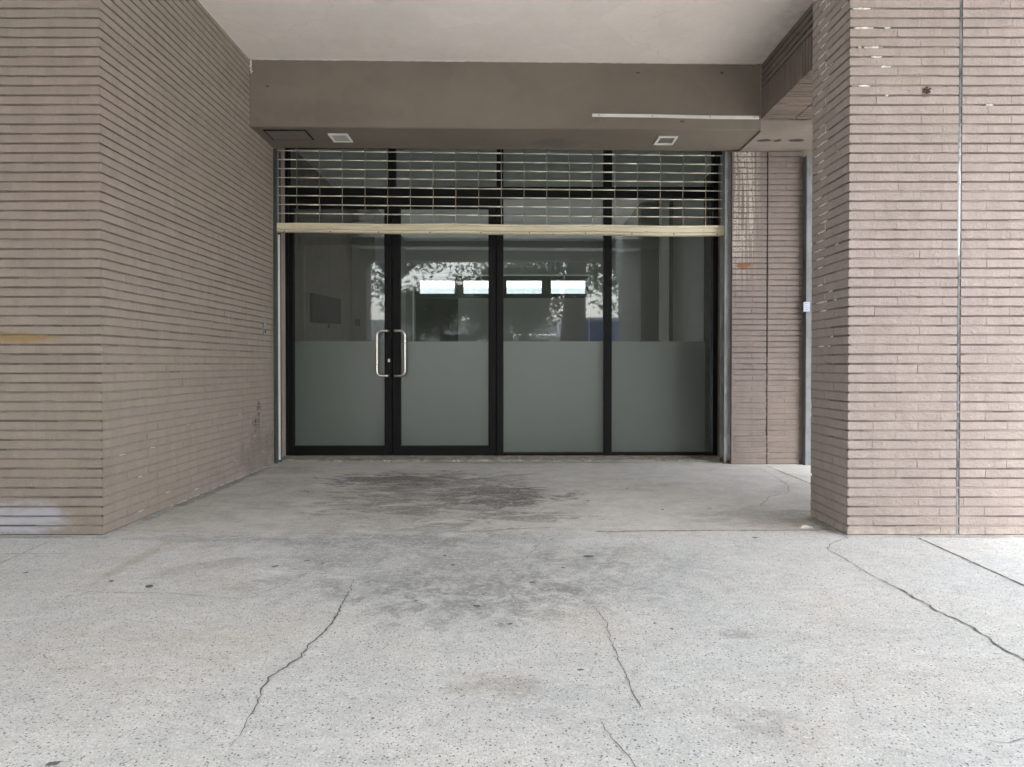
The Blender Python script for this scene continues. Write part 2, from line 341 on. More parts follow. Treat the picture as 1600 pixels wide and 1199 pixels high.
def M_film():
    m = mat('frosted film'); t = NT(m)
    k = t.ramp(t.noise(1.3, 4, 0.5), 0.3, 0.7, 0.93, 1.07)
    x, y, z = t.xyz()
    sc = t.ramp(t.noise(45, 3, 0.6, t.vec((1, 1, 0.35))), 0.77, 0.80)
    c = t.mix(t.math('MULTIPLY', sc, 0.5), t.mul((0.120, 0.156, 0.136), k), (0.6, 0.62, 0.6))
    df = t.n('ShaderNodeBsdfDiffuse'); t.l(c, df.inputs[0])
    tl = t.n('ShaderNodeBsdfTranslucent'); tl.inputs[0].default_value = (0.35, 0.38, 0.36, 1)
    mx = t.n('ShaderNodeMixShader'); mx.inputs[0].default_value = 0.35
    t.l(df.outputs[0], mx.inputs[1]); t.l(tl.outputs[0], mx.inputs[2])
    gl = t.n('ShaderNodeBsdfGlossy'); gl.inputs['Roughness'].default_value = 0.33
    m2 = t.n('ShaderNodeMixShader'); m2.inputs[0].default_value = 0.13; t.l(mx.outputs[0], m2.inputs[1]); t.l(gl.outputs[0], m2.inputs[2])
    t.l(m2.outputs[0], t.out.inputs['Surface']); return m
M_FILM = M_film()

# ---------------------------------------------------------------- mesh helpers
def link(name, bm, mats, parent=None, smooth=False):
    me = bpy.data.meshes.new(name); bm.normal_update(); bm.to_mesh(me); bm.free()
    for m in (mats if isinstance(mats, (list, tuple)) else [mats]): me.materials.append(m)
    o = bpy.data.objects.new(name, me); COL.objects.link(o)
    if parent: o.parent = parent
    if smooth:
        for p in me.polygons: p.use_smooth = True
    return o
def tag(o, label=None, cat=None, group=None, kind=None):
    if label: o['label'] = label
    if cat: o['category'] = cat
    if group: o['group'] = group
    if kind: o['kind'] = kind
    return o
def thing(name, label, cat, loc=(0, 0, 0), group=None):
    o = bpy.data.objects.new(name, None); o.location = loc; COL.objects.link(o); o.empty_display_size = 0.1
    return tag(o, label, cat, group)
def attach(o, parent):                         # keep world coordinates of mesh data built in world space
    o.parent = parent; o.matrix_parent_inverse = Matrix.Translation(parent.location).inverted() if parent.type == 'EMPTY' or True else Matrix()
    return o
def box(bm, x0, x1, y0, y1, z0, z1, bev=0.0, mi=0):
    vs = [bm.verts.new((x, y, z)) for z in (z0, z1) for y in (y0, y1) for x in (x0, x1)]
    fs = [bm.faces.new([vs[i] for i in f]) for f in ((0, 2, 3, 1), (4, 5, 7, 6), (0, 1, 5, 4), (2, 6, 7, 3), (0, 4, 6, 2), (1, 3, 7, 5))]
    for f in fs: f.material_index = mi
    if bev:
        es = {e for f in fs for e in f.edges}
        r = bmesh.ops.bevel(bm, geom=list(es), offset=bev, segments=2, affect='EDGES', profile=0.5)
        for f in r['faces']: f.material_index = mi
    return vs
def bxo(name, m, *a, bev=0.0, parent=None):
    bm = bmesh.new(); box(bm, *a, bev=bev); o = link(name, bm, m)
    if parent: attach(o, parent)
    return o
def tube(bm, pts, r, seg=10, caps=True, mi=0):
    rings = []; n = len(pts); pts = [Vector(p) for p in pts]
    up = None
    for i, p in enumerate(pts):
        d = (pts[min(i + 1, n - 1)] - pts[max(i - 1, 0)]).normalized()
        if up is None: up = Vector((0, 0, 1)) if abs(d.z) < 0.9 else Vector((1, 0, 0))
        a = d.cross(up).normalized(); b = a.cross(d).normalized(); up = b
        rr = r[i] if isinstance(r, (list, tuple)) else r
        rings.append([bm.verts.new(p + (a * math.cos(q) + b * math.sin(q)) * rr) for q in [k * 2 * math.pi / seg for k in range(seg)]])
    for i in range(n - 1):
        for k in range(seg):
            f = bm.faces.new((rings[i][k], rings[i][(k + 1) % seg], rings[i + 1][(k + 1) % seg], rings[i + 1][k])); f.smooth = True; f.material_index = mi
    if caps:
        bm.faces.new(rings[0][::-1]).material_index = mi; bm.faces.new(rings[-1]).material_index = mi

# tiles laid on a plane: o origin, u along the course, v up the courses, n outward
def tile_box(bm, o, u, v, n, a0, a1, b0, b1, d, mi=0, seg=3, jit=0.0007, ch=0.0018, rnd=None):
    rnd = rnd or random
    cols = []
    for i in range(seg + 1):
        a = a0 + (a1 - a0) * i / seg; jb = rnd.uniform(-jit, jit); jt = rnd.uniform(-jit, jit); jd = rnd.uniform(-jit, jit)
        cols.append([bm.verts.new(o + u * a + v * bb + n * dd) for bb, dd in ((b0 + jb, 0), (b0 + jb, d - ch), (b0 + jb + ch, d + jd), (b1 + jt - ch, d + jd), (b1 + jt, d - ch), (b1 + jt, 0))])
    for i in range(seg):
        for k in range(5):
            bm.faces.new((cols[i][k], cols[i][k + 1], cols[i + 1][k + 1], cols[i + 1][k])).material_index = mi
    bm.faces.new(cols[0][::-1]).material_index = mi; bm.faces.new(cols[-1]).material_index = mi
    if mi == 0 and jit: pass
def brickwork(bm, o, u, v, n, L, H, pitch=0.05, tl=0.235, gap=0.0102, d=0.011, fill=None, skip=None, ext0=0.0, ext1=0.0, seed=1, phase=0.0, cutlines=(), vg=0.0008, dj=0.0009):
    rnd = random.Random(seed)
    o, u, v, n = Vector(o), Vector(u), Vector(v), Vector(n)
    rows = int(math.ceil(H / pitch - 1e-6))
    for r in range(rows):
        b0 = r * pitch + gap / 2; b1 = min((r + 1) * pitch - gap / 2, H)
        if b1 - b0 < 0.008: continue
        off = (0.5 if r % 2 else 0.0) * tl + phase + rnd.uniform(-0.006, 0.006)
        cuts = [-ext0]; a = off - tl * 2
        while a < L:
            if a > 0.03 and a < L - 0.03: cuts.append(a)
            a += tl
        cuts.append(L + ext1)
        for c in cutlines:
            cuts = [q for q in cuts if abs(q - c[0]) > 0.03] + [c[0]]; cuts.sort()
        for a0, a1 in zip(cuts[:-1], cuts[1:]):
            g = vg
            x0, x1 = a0 + (g if a0 > 0 else 0), a1 - (g if a1 < L else 0)
            for c in cutlines:
                if abs(a0 - c[0]) < 1e-6: x0 = c[0] + c[1]
                if abs(a1 - c[0]) < 1e-6: x1 = c[0] - c[1]
            dd = d + rnd.uniform(-dj, dj)
            tl_ = rnd.uniform(-0.0012, 0.0012)
            if skip and skip(a0, b0): continue
            tile_box(bm, o, u, v, n, x0, x1, b0 + tl_ * 0.5, b1 + tl_ * 0.5, dd, 0, 4, rnd=rnd)
        if fill and r > 0:
            # smeared mortar between the tiles: one strip whose depth drifts, sinking out of sight where the joint is open
            st = 0.025; nn = max(2, int(L / st)); cols = []
            for i in range(nn + 1):
                a = L * i / nn
                q = fill(a, r * pitch, mn.noise(Vector((a * 4.0, r * 3.7, seed * 9.1))) + 0.35 * mn.noise(Vector((a * 17.0, r * 5.1, seed * 3.3))))
                hb = gap / 2 + 0.0005 + rnd.uniform(-0.0012, 0.0)
                cols.append((q, bm.verts.new(o + u * a + v * (r * pitch - gap / 2 - 0.0005) + n * q), bm.verts.new(o + u * a + v * (r * pitch - gap / 2 + 2 * hb) + n * q)))
            for p_, q_ in zip(cols[:-1], cols[1:]):
                if max(p_[0], q_[0]) > 0.0003: bm.faces.new((p_[1], p_[2], q_[2], q_[1])).material_index = 2
def dab(bm, o, u, v, n, a, b, L, d, rnd, th=0.006):      # a smear of white mortar in and over a joint
    o, u, v, n = Vector(o), Vector(u), Vector(v), Vector(n); k = max(3, int(L / 0.008)); prev = None
    for i in range(k + 1):
        w_ = th * (0.35 + 0.65 * math.sin(math.pi * i / k)) * rnd.uniform(0.6, 1.25); x = a + L * i / k; z = b + rnd.uniform(-0.0012, 0.0012)
        cur = [bm.verts.new(o + u * x + v * (z - w_) + n * (d - 0.004)), bm.verts.new(o + u * x + v * (z - w_ * .5) + n * (d + 0.0012)), bm.verts.new(o + u * x + v * (z + w_ * .5) + n * (d + 0.0012)), bm.verts.new(o + u * x + v * (z + w_) + n * (d - 0.004))]
        if prev:
            for m_ in range(3): bm.faces.new((prev[m_], prev[m_ + 1], cur[m_ + 1], cur[m_])).material_index = 3
        prev = cur

# ---------------------------------------------------------------- the ground
def ribbon(bm, pts, wid, mi, z=0.0022, seed=0, jag=0.006, step=0.02):
    rnd = random.Random(seed)
    P2 = []
    for p, q in zip(pts[:-1], pts[1:]):
        n = max(1, int((q - p).length / step))
        for i in range(n): P2.append(p.lerp(q, i / n))
    P2.append(pts[-1])
    L = []
    for i, p in enumerate(P2):
        d = (P2[min(i + 1, len(P2) - 1)] - P2[max(i - 1, 0)]); s = Vector((-d.y, d.x, 0)).normalized()
        t = i / max(1, len(P2) - 1); ww = wid(t) if callable(wid) else wid
        ww *= rnd.uniform(0.45, 1.5)
        c = p + s * rnd.uniform(-jag, jag)
        L.append((bm.verts.new((c.x - s.x * ww / 2, c.y - s.y * ww / 2, z)), bm.verts.new((c.x + s.x * ww / 2, c.y + s.y * ww / 2, z))))
    for a, b in zip(L[:-1], L[1:]):
        f = bm.faces.new((a[0], b[0], b[1], a[1])); f.material_index = mi
        if f.normal.z < 0: f.normal_flip()
bm = bmesh.new()
box(bm, -60, 60, -11.2, 7.03, -0.14, 0.0)
def zp(pts, sc, ox, oy): return [G(ox + x / sc, oy + y / sc) for x, y in pts]
K = 2.963
ribbon(bm, zp([(1640, 250), (1625, 300), (1590, 360), (1560, 420), (1510, 490), (1440, 550), (1390, 615), (1320, 660), (1250, 710), (1210, 760), (1195, 830), (1150, 900), (1110, 965), (1080, 1030)], K, 0, 820), lambda t: 0.0040 * (0.35 + math.sin(math.pi * min(1, t * 1.05)) ** 0.7), 1, seed=1)
ribbon(bm, zp([(1275, 390), (1325, 450), (1345, 530), (1385, 640), (1420, 710), (1455, 790), (1485, 845)], K, 500, 820), 0.0024, 1, seed=2, jag=0.004)
ribbon(bm, zp([(1300, 915), (1350, 990), (1410, 1050), (1445, 1105), (1500, 1160)], K, 500, 820), 0.0022, 1, seed=3, jag=0.004)
ribbon(bm, zp([(800, 120), (735, 145), (722, 168), (800, 210), (920, 285), (1040, 345)], 2.857, 1040, 800), 0.0036, 1, seed=4, jag=0.003)
ribbon(bm, zp([(1040, 345), (1110, 385), (1160, 408), (1215, 445), (1300, 485), (1370, 520), (1440, 560), (1470, 592), (1540, 630), (1600, 665), (1700, 730)], 2.857, 1040, 800), 0.0075, 1, seed=5, jag=0.006)
ribbon(bm, zp([(1130, 118), (1600, 330), (1900, 465)], 2.857, 1040, 800), 0.009, 1, seed=6, jag=0.0008)
ribbon(bm, zp([(1035, 55), (1000, 110), (950, 160), (820, 215), (670, 240)], K, 500, 820), 0.004, 2, seed=7)
ribbon(bm, zp([(1285, 395), (1500, 482)], 3.077, 780, 600), 0.009, 1, seed=8, jag=0.001)
ribbon(bm, zp([(1230, 402), (1310, 435), (1390, 490), (1392, 520), (1300, 545), (1250, 590)], 3.077, 780, 600), 0.006, 2, seed=9)
ribbon(bm, [G(0, 881), G(80, 845)], 0.005, 2, seed=10, jag=0.001)
ribbon(bm, [G(930, 831), G(1110, 829.5), G(1318, 829)], 0.010, 1, seed=11, jag=0.002)
ribbon(bm, [G(655, 834), G(700, 832), G(760, 830), G(800, 827), G(860, 825)], 0.012, 2, seed=12, jag=0.010)
ribbon(bm, [G(100, 866), G(-60, 866)], 0.004, 2, seed=17, jag=0.001)
ribbon(bm, [G(178, 829), G(300, 832), G(420, 834), G(560, 834)], 0.006, 2, seed=13, jag=0.004)
ribbon(bm, zp([(1280, 330), (1090, 345), (800, 320), (620, 318), (400, 312)], K, 0, 820), 0.0035, 2, seed=14, jag=0.003)
ribbon(bm, zp([(1430, 220), (1380, 250), (1250, 305)], K, 0, 820), 0.0035, 2, seed=15, jag=0.003)
ribbon(bm, [G(1600, 1155), G(1575, 1162), G(1540, 1158)], 0.003, 2, seed=16)
rnd = random.Random(5)
def blot(px, py, r, mi=3, squash=1.0):
    c = G(px, py); vs = []
    ph = rnd.uniform(0, 6); n = 14
    for k in range(n):
        a = k * 2 * math.pi / n; rr = r * (1 + 0.25 * math.sin(2 * a + ph) + rnd.uniform(-0.12, 0.12))
        vs.append(bm.verts.new((c.x + math.cos(a) * rr, c.y + math.sin(a) * rr * squash, 0.0026)))
    f = bm.faces.new(vs); f.material_index = mi
for px, py, r in ((233, 917, .017), (174, 909, .012), (430, 886, .014), (480, 877, .012), (504, 881, .008), (40, 896, .010), (695, 869, .011), (708, 884, .011),
                  (832, 911, .013), (797, 976, .009), (745, 948, .012), (755, 930, .006), (907, 1048, .008), (1050, 984, .007), (83, 1195, .012), (1180, 841, .013),
                  (1023, 975, .006), (920, 870, .02), (861, 844, .008), (1108, 795, .012), (980, 764, .012), (1035, 797, .012), (880, 888, .01), (650, 940, .008), (1322, 840, .01)):
    blot(px, py, r)
for i in range(40):
    x, y = rnd.uniform(-2, 2.4), rnd.uniform(1.6, 6.3)
    c = Vector((x, y, 0)); vs = []
    r = rnd.uniform(0.0025, 0.006)
    f = bm.faces.new([bm.verts.new((x + math.cos(k * math.pi / 4) * r * rnd.uniform(.6, 1.3), y + math.sin(k * math.pi / 4) * r, 0.0027)) for k in range(8)]); f.material_index = 3
tag(link('pavement', bm, [M_GROUND, M_CRACK, M_FAINT, M_GUM]), kind='structure')

M_ROAD = M_simple('asphalt', (0.055, 0.055, 0.056), 0.9, 0, 0.15, 2, 0.3)
bm = bmesh.new(); bmesh.ops.create_grid(bm, x_segments=2, y_segments=2, size=900); bmesh.ops.translate(bm, verts=bm.verts, vec=(0, 0, -0.145))
tag(link('ground', bm, M_ROAD), kind='structure')
bm = bmesh.new(); box(bm, -60, 60, -11.35, -11.204, -0.14, 0.004, bev=0.012)
tag(link('kerb', bm, M_simple('kerb concrete', (0.42, 0.41, 0.39), 0.85, 0, 0.1, 4, 0.3)), kind='structure')
bm = bmesh.new(); box(bm, -60, 60, -40, -17.0, -0.14, 0.01)
tag(link('far_pavement', bm, M_simple('far paving', (0.46, 0.45, 0.43), 0.9, 0, 0.1, 1)), kind='structure')

# rough mortar lip under the doors
bm = bmesh.new(); rnd = random.Random(11)
x0, x1, n = -2.26, 2.06, 120
prev = None
for i in range(n + 1):
    x = x0 + (x1 - x0) * i / n
    yf = 6.80 + 0.012 * math.sin(i * 0.21) + rnd.uniform(-0.010, 0.010); zt = 0.020 + rnd.uniform(-0.006, 0.006)
    cur = [bm.verts.new(p) for p in ((x, yf, 0.0), (x, yf + 0.015, zt * 0.7), (x, 6.93 + rnd.uniform(-.02, .02), zt), (x, 7.03, 0.028))]
    if prev:
        for k in range(3): bm.faces.new((prev[k], cur[k], cur[k + 1], prev[k + 1]))
    prev = cur
m = mat('rough mortar'); t = NT(m)
c = t.mix(t.ramp(t.noise(8, 6, 0.7), 0.3, 0.7), (0.22, 0.20, 0.17), (0.33, 0.31, 0.27))
c = t.mix(t.ramp(t.noise(5, 6, 0.7, t.vec((1, 3, 1), loc=(4, 0, 0))), 0.55, 0.7), c, (0.17, 0.13, 0.08))
c = t.mix(t.ramp(t.noise(9, 4, 0.7, t.vec((1, 3, 1), loc=(9, 1, 0))), 0.60, 0.66), c, (0.62, 0.60, 0.56))
t.bsdf(c, 0.9, 0, t.bump(t.noise(60, 5, 0.7), 0.6, 0.006), 0.2)
tag(link('threshold', bm, m), 'rough mortar sill along the foot of the glass doors', 'sill')

# ---------------------------------------------------------------- brick walls
YF = 3.87; XL = -2.152; XP = 1.757; CEIL_L, CEIL_R = 3.392, 3.352
D = 0.011
cl = lambda x, a=0.0, b=1.0: max(a, min(b, x))
def fill_left(a, b, q): return cl(0.0095 * cl((1.05 - b) / 0.45) + 0.006 * q - 0.0008, 0, 0.0104)      # joints nearly closed low on the return wall
def fill_left_front(a, b, q): return cl((0.0035 if b < 0.8 else 0.0) + 0.008 * q - 0.001, 0, 0.009)
def fill_pier(a, b, q): return cl((0.004 if b < 1.1 else 0.0) + 0.013 * q - 0.001, 0, 0.0104)
def fill_pier_side(a, b, q): return cl(0.0045 + 0.014 * q + (0.006 if b < 0.5 or a > 0.25 else -0.002), 0, 0.0106)
def fill_rear(a, b, q): return cl(0.008 * cl((1.1 - b) / 0.5) + 0.008 * q - 0.001, 0, 0.0104)
WM = lambda tm: [tm, M_JOINT, M_FILL, M_WHITE_FILL]

# left: front face plus return into the recess
HL = 3.40
bm = bmesh.new()
box(bm, -9.0, XL - D, YF + D, 6.66, -0.05, HL - 0.012, mi=1)
W0 = 2.2
brickwork(bm, (XL - D - W0, YF + D, 0), (1, 0, 0), (0, 0, 1), (0, -1, 0), W0, HL - 0.012, fill=fill_left_front, ext1=D, seed=3, phase=W0 + 0.01, vg=0.0002, dj=0.0004)
brickwork(bm, (XL - D, YF + D, 0), (0, 1, 0), (0, 0, 1), (1, 0, 0), 6.655 - YF - D, HL - 0.012, fill=fill_left, ext0=0.0, seed=4, phase=0.12, vg=0.0001, dj=0.0004)
rnd = random.Random(23)
for k in range(13):
    row = rnd.choice((1, 2, 3, 4, 5, 6, 8, 10, 12, 15)); y_ = rnd.uniform(0.1, 2.5)
    dab(bm, (XL - D, YF + D, 0), (0, 1, 0), (0, 0, 1), (1, 0, 0), y_, row * 0.05, rnd.uniform(0.02, 0.07), D, rnd, 0.0028)
for k in range(20):                            # chipped white line where wall meets floor
    dab(bm, (XL - D, YF + D, 0), (0, 1, 0), (0, 0, 1), (1, 0, 0), 0.75 + k * 0.09 + rnd.uniform(-.02, .02), 0.004, rnd.uniform(0.03, 0.1), D, rnd, 0.0035)
lw = tag(link('brick_wall', bm, WM(M_TILE_L)), 'tan brick tile wall left of the doors with yellow streak and bluish patch', 'brick wall')
# small metal plate near its end
p = P(419, 513, 6.42)
bm = bmesh.new(); box(bm, XL - 0.002, XL + 0.012, 6.37, 6.42, p.z - 0.055, p.z + 0.045, bev=0.002)
box(bm, XL + 0.0125, XL + 0.016, 6.385, 6.405, p.z - 0.045, p.z - 0.012, mi=1)
cp_ = link('cover_plate', bm, [M_GALV, M_SCREW], lw); cp_['label'] = 'small grey metal plate on the brick'

# right pillar
bm = bmesh.new()
box(bm, XP + D, 3.35, YF + D, 4.352, -0.05, 3.39, mi=1)
JX = X_(1498, YF)
brickwork(bm, (XP + D, YF + D, 0), (1, 0, 0), (0, 0, 1), (0, -1, 0), 3.35 - XP - D, 3.39, fill=fill_pier, ext0=D, seed=5, phase=0.005, cutlines=((JX - XP - D, 0.0095),))
# side face: u runs from back to front so that normals face outward; front corner at a = 0 via negative direction
brickwork(bm, (XP + D, YF + D, 0), (0, 1, 0), (0, 0, 1), (-1, 0, 0), 4.352 - YF - D, 3.39, fill=fill_pier_side, seed=6, phase=0.05)
bmesh.ops.recalc_face_normals(bm, faces=bm.faces)
rnd = random.Random(17)
for a_, b_, y_ in ((1335, 1364, 51), (1382, 1392, 51), (1372, 1380, 67), (1350, 1380, 81), (1341, 1346, 81), (1361, 1378, 96), (1376, 1392, 111), (1341, 1360, 141), (1333, 1360, 7), (1383, 1388, 156), (1352, 1357, 67), (1540, 1552, 171)):
    p, q = P(a_, y_, YF), P(b_, y_, YF); row = round(p.z / 0.05) * 0.05
    dab(bm, (0, YF + D, 0), (1, 0, 0), (0, 0, 1), (0, -1, 0), p.x, row, q.x - p.x, D, rnd, 0.0065)
for k in range(20, 68):
    if rnd.random() < (0.9 if k > 27 else 0.35): dab(bm, (XP + D, YF + D, 0), (0, 1, 0), (0, 0, 1), (-1, 0, 0), 0.27 + rnd.uniform(-0.04, 0.06), k * 0.05, rnd.uniform(0.07, 0.16), D, rnd, 0.0075)
    if rnd.random() < 0.3: dab(bm, (XP + D, YF + D, 0), (0, 1, 0), (0, 0, 1), (-1, 0, 0), rnd.uniform(0.02, 0.3), k * 0.05, rnd.uniform(0.02, 0.07), D, rnd, 0.006)
    if rnd.random() < 0.25: dab(bm, (XP + D, YF + D, 0), (0, 0, 1), (0, 1, 0), (-1, 0, 0), k * 0.05, 0.285, 0.045, D, rnd, 0.003)
pier = tag(link('brick_pillar', bm, WM(M_TILE_P)), 'pinkish rough brick pillar on the right with a vertical sealed joint', 'pillar')
bm = bmesh.new()
rnd = random.Random(3)
zs = [i * 0.04 for i in range(85)]
prev = None
for z in zs:
    yy = YF + 0.006 + rnd.uniform(-0.0018, 0.0018); jx = rnd.uniform(-0.0012, 0.0012)
    cur = [bm.verts.new(q) for q in ((JX - 0.0095, YF + 0.009, z), (JX - 0.004 + jx, yy - 0.003, z), (JX + 0.004 + jx, yy - 0.003, z), (JX + 0.0095, YF + 0.009, z))]
    if prev:
        for k in range(3): bm.faces.new((prev[k], cur[k], cur[k + 1], prev[k + 1])).smooth = True
    prev = cur
m = mat('old sealant'); t = NT(m)
z = t.xyz()[2]
k = t.math('MULTIPLY', t.ramp(t.noise(3.3, 4, 0.7, t.vec((1, 1, 1), loc=(0, 0, 1.3))), 0.36, 0.50), t.math('MULTIPLY', t.ramp(z, 2.16, 2.10), t.ramp(z, 1.25, 1.5)))
c = t.mix(k, t.mul((0.10, 0.105, 0.115), t.ramp(t.noise(9, 4), 0.3, 0.7, 0.4, 2.0)), (0.47, 0.50, 0.54))
c = t.mix(t.math('MULTIPLY', t.ramp(z, 0.35, 0.05), 0.6), c, (0.30, 0.31, 0.32))
t.bsdf(c, 0.6)
o = link('sealant_joint', bm, m, pier)
# mud dauber clump on the pillar
bm = bmesh.new(); c0 = P(1447, 141, YF)
for i in range(26):
    rr = rnd.uniform(0.002, 0.007); s = bmesh.ops.create_icosphere(bm, subdivisions=1, radius=rr)
    bmesh.ops.translate(bm, verts=s['verts'], vec=(c0.x + rnd.gauss(0, 0.009), YF - 0.001 - rnd.uniform(0, 0.005), c0.z + rnd.gauss(0, 0.008)))
for k in range(5):
    a = rnd.uniform(0, 6.28); tube(bm, [c0, c0 + Vector((math.cos(a) * 0.022, -0.006, math.sin(a) * 0.022))], 0.0008, 5)
link('mud_clump', bm, M_simple('dried mud', (0.07, 0.05, 0.038), 0.95), pier)

# rear wall between the two steel guides
YR = 6.62; RX0, RX1 = X_(1143, YR), X_(1254, YR); RJ = X_(1198, YR)
bm = bmesh.new()
box(bm, RX0 + 0.002, RX1, YR + D, 7.6, -0.05, 2.795, mi=1)
brickwork(bm, (RX0 + 0.002, YR + D, 0), (1, 0, 0), (0, 0, 1), (0, -1, 0), RX1 - RX0 - 0.002, 2.795, fill=fill_rear, seed=8, phase=0.03, tl=0.3, cutlines=((RJ - RX0, 0.006),))
bmesh.ops.recalc_face_normals(bm, faces=bm.faces)
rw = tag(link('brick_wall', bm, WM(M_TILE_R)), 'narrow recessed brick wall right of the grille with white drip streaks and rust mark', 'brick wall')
bxo('joint_strip', M_GASKET, RJ - 0.0058, RJ + 0.0058, YR + 0.006, YR + 0.010, 0.25, 2.79, parent=None).parent = rw
# wall going on beyond the second guide, out of sight behind the pillar
bm = bmesh.new()
xr = RX1 + 0.09
box(bm, xr, 7.5, YR + 0.14 + D, 7.6, -0.05, 3.39, mi=1)
brickwork(bm, (xr, YR + 0.14 + D, 0), (1, 0, 0), (0, 0, 1), (0, -1, 0), 2.2, 3.39, fill=fill_rear, seed=9)
bmesh.ops.recalc_face_normals(bm, faces=bm.faces)
tag(link('brick_wall', bm, WM(M_TILE_R)), 'brick wall beyond the second steel upright, behind the pillar', 'brick wall')

# brick-clad beam from pillar to rear wall
BX0, BX1, BY0, BY1, BZ0 = 2.03, 2.62, 4.352, 6.07, 2.90
bm = bmesh.new()
box(bm, BX0 + D, BX1, BY0, BY1, BZ0 + D, 3.345, mi=1)
brickwork(bm, (BX0 + D, BY0, BZ0), (0, 0, 1), (0, 1, 0), (-1, 0, 0), 0.243, BY1 - BY0, tl=5.0, seed=10, phase=9, gap=0.014)     # soldier course
brickwork(bm, (BX0 + D, BY0, BZ0 + 0.25), (0, 1, 0), (0, 0, 1), (-1, 0, 0), BY1 - BY0, 0.2, pitch=0.05, seed=11, gap=0.014)
brickwork(bm, (BX0, BY0, BZ0 + D), (1, 0, 0), (0, 1, 0), (0, 0, -1), BX1 - BX0, BY1 - BY0, seed=12, tl=5, phase=9, gap=0.014, cutlines=((0.27, 0.007),), fill=lambda a, b, q: cl(0.006 + 0.012 * q, 0, 0.01))
bmesh.ops.recalc_face_normals(bm, faces=bm.faces)
tag(link('brick_beam', bm, [M_TILE_B, M_simple('open joint', (0.018, 0.014, 0.012), 0.95), M_FILL, M_WHITE_FILL]), 'dark brick-clad overhead beam from the pillar to the taupe fascia', 'beam')

# ---------------------------------------------------------------- ceiling, fascia and soffit
def prism(bm, pts_front, y0, y1, mi=0):        # polygon in x-z pushed from y0 to y1
    a = [bm.verts.new((x, y0, z)) for x, z in pts_front]; b = [bm.verts.new((x, y1, z)) for x, z in pts_front]
    n = len(a); fs = [bm.faces.new(a), bm.faces.new(b[::-1])]
    for i in range(n): fs.append(bm.faces.new((a[i], b[i], b[(i + 1) % n], a[(i + 1) % n])))
    for f in fs: f.material_index = mi
YB = 6.07; YS = 6.665
def cz(x): return CEIL_L + (CEIL_R - CEIL_L) * (x + 2.15) / 4.18
bm = bmesh.new(); prism(bm, [(-9, cz(-9)), (4.1, cz(4.1)), (4.1, 3.75), (-9, 3.75)], -1.9, YB)  # unseen right end stops short to let in more light
bmesh.ops.recalc_face_normals(bm, faces=bm.faces)
ce = tag(link('ceiling', bm, M_CEIL), 'pale off-white plaster ceiling over the recess', 'ceiling')
bm = bmesh.new(); rnd = random.Random(9)
pts = [Vector((x, YB - 0.002, cz(x) - 0.003 + rnd.uniform(-0.0012, 0.0012))) for x in [XL + 0.02 + i * 0.04 for i in range(104)]]
tube(bm, pts, [rnd.uniform(0.0028, 0.0048) for _ in pts], 6)
pts = [Vector((XL + 0.0, y, cz(XL) - 0.002)) for y in [4.0 + i * 0.05 for i in range(42)]]
tube(bm, pts, [rnd.uniform(0.001, 0.0045) for _ in pts], 6)
o = link('caulk_bead', bm, M_CAULK, ce)
FZ0, FZ1 = 2.842, 2.812
bm = bmesh.new(); prism(bm, [(XL, FZ0), (BX0 - 0.004, FZ1), (BX0 - 0.004, cz(BX0) - 0.001), (XL, cz(XL) - 0.001)], YB, YS)
bmesh.ops.recalc_face_normals(bm, faces=bm.faces)
es = [e for e in bm.edges if all(abs(v.co.y - YB) < 1e-4 and v.co.z < 2.9 for v in e.verts)]
bmesh.ops.bevel(bm, geom=es, offset=0.008, segments=3, affect='EDGES')
fa = tag(link('fascia', bm, M_FASCIA), 'taupe painted bulkhead above the rolling grille', 'bulkhead')
# ragged white paint blob where fascia, wall and ceiling meet
bm = bmesh.new(); rnd = random.Random(2)
for i in range(46):
    t_ = i / 45; x = XL + 0.014 + rnd.gauss(0, 0.004); z = cz(XL) - 0.006 - t_ * 0.13
    if rnd.random() < t_ * 0.7: continue
    s = bmesh.ops.create_icosphere(bm, subdivisions=1, radius=rnd.uniform(0.003, 0.008))
    bmesh.ops.scale(bm, verts=s['verts'], vec=(1, 0.4, 1.3)); bmesh.ops.translate(bm, verts=s['verts'], vec=(x, YB - 0.001, z))
link('paint_drip', bm, M_CAULK, fa, True)
# bare soffit piece to the right
bm = bmesh.new(); box(bm, BX0 - 0.002, BX1 + 0.7, YB + 0.001, YR + 0.2, 2.798, 2.895)
sf = tag(link('soffit', bm, M_SOFFIT_R), 'stained bare plaster soffit patch under the end of the brick beam', 'soffit')
bm = bmesh.new(); box(bm, X_(1150, 6.7), BX0 - 0.004, YS + 0.002, YR + 0.2, 2.798, 2.9)
# building mass above
M_UP = M_simple('upper wall', (0.30, 0.25, 0.22), 0.9)
bm.free()
bm = bmesh.new(); box(bm, -9, -3.96, -2.25, -1.75, 0, 3.14); box(bm, -9, 3.6, -1.8, 8.8, 3.76, 12.0); box(bm, -9, XL - 0.02, 6.68, 16, -0.02, 3.755)  # first box: street-side wall added to block light from the left
box(bm, XL - 0.015, 7.5, YS + 0.25, 7.0, 2.98, 3.755)
tag(link('building', bm, M_UP), 'plain brown upper storeys above the covered walkway, plus an added street-side wall', 'building')
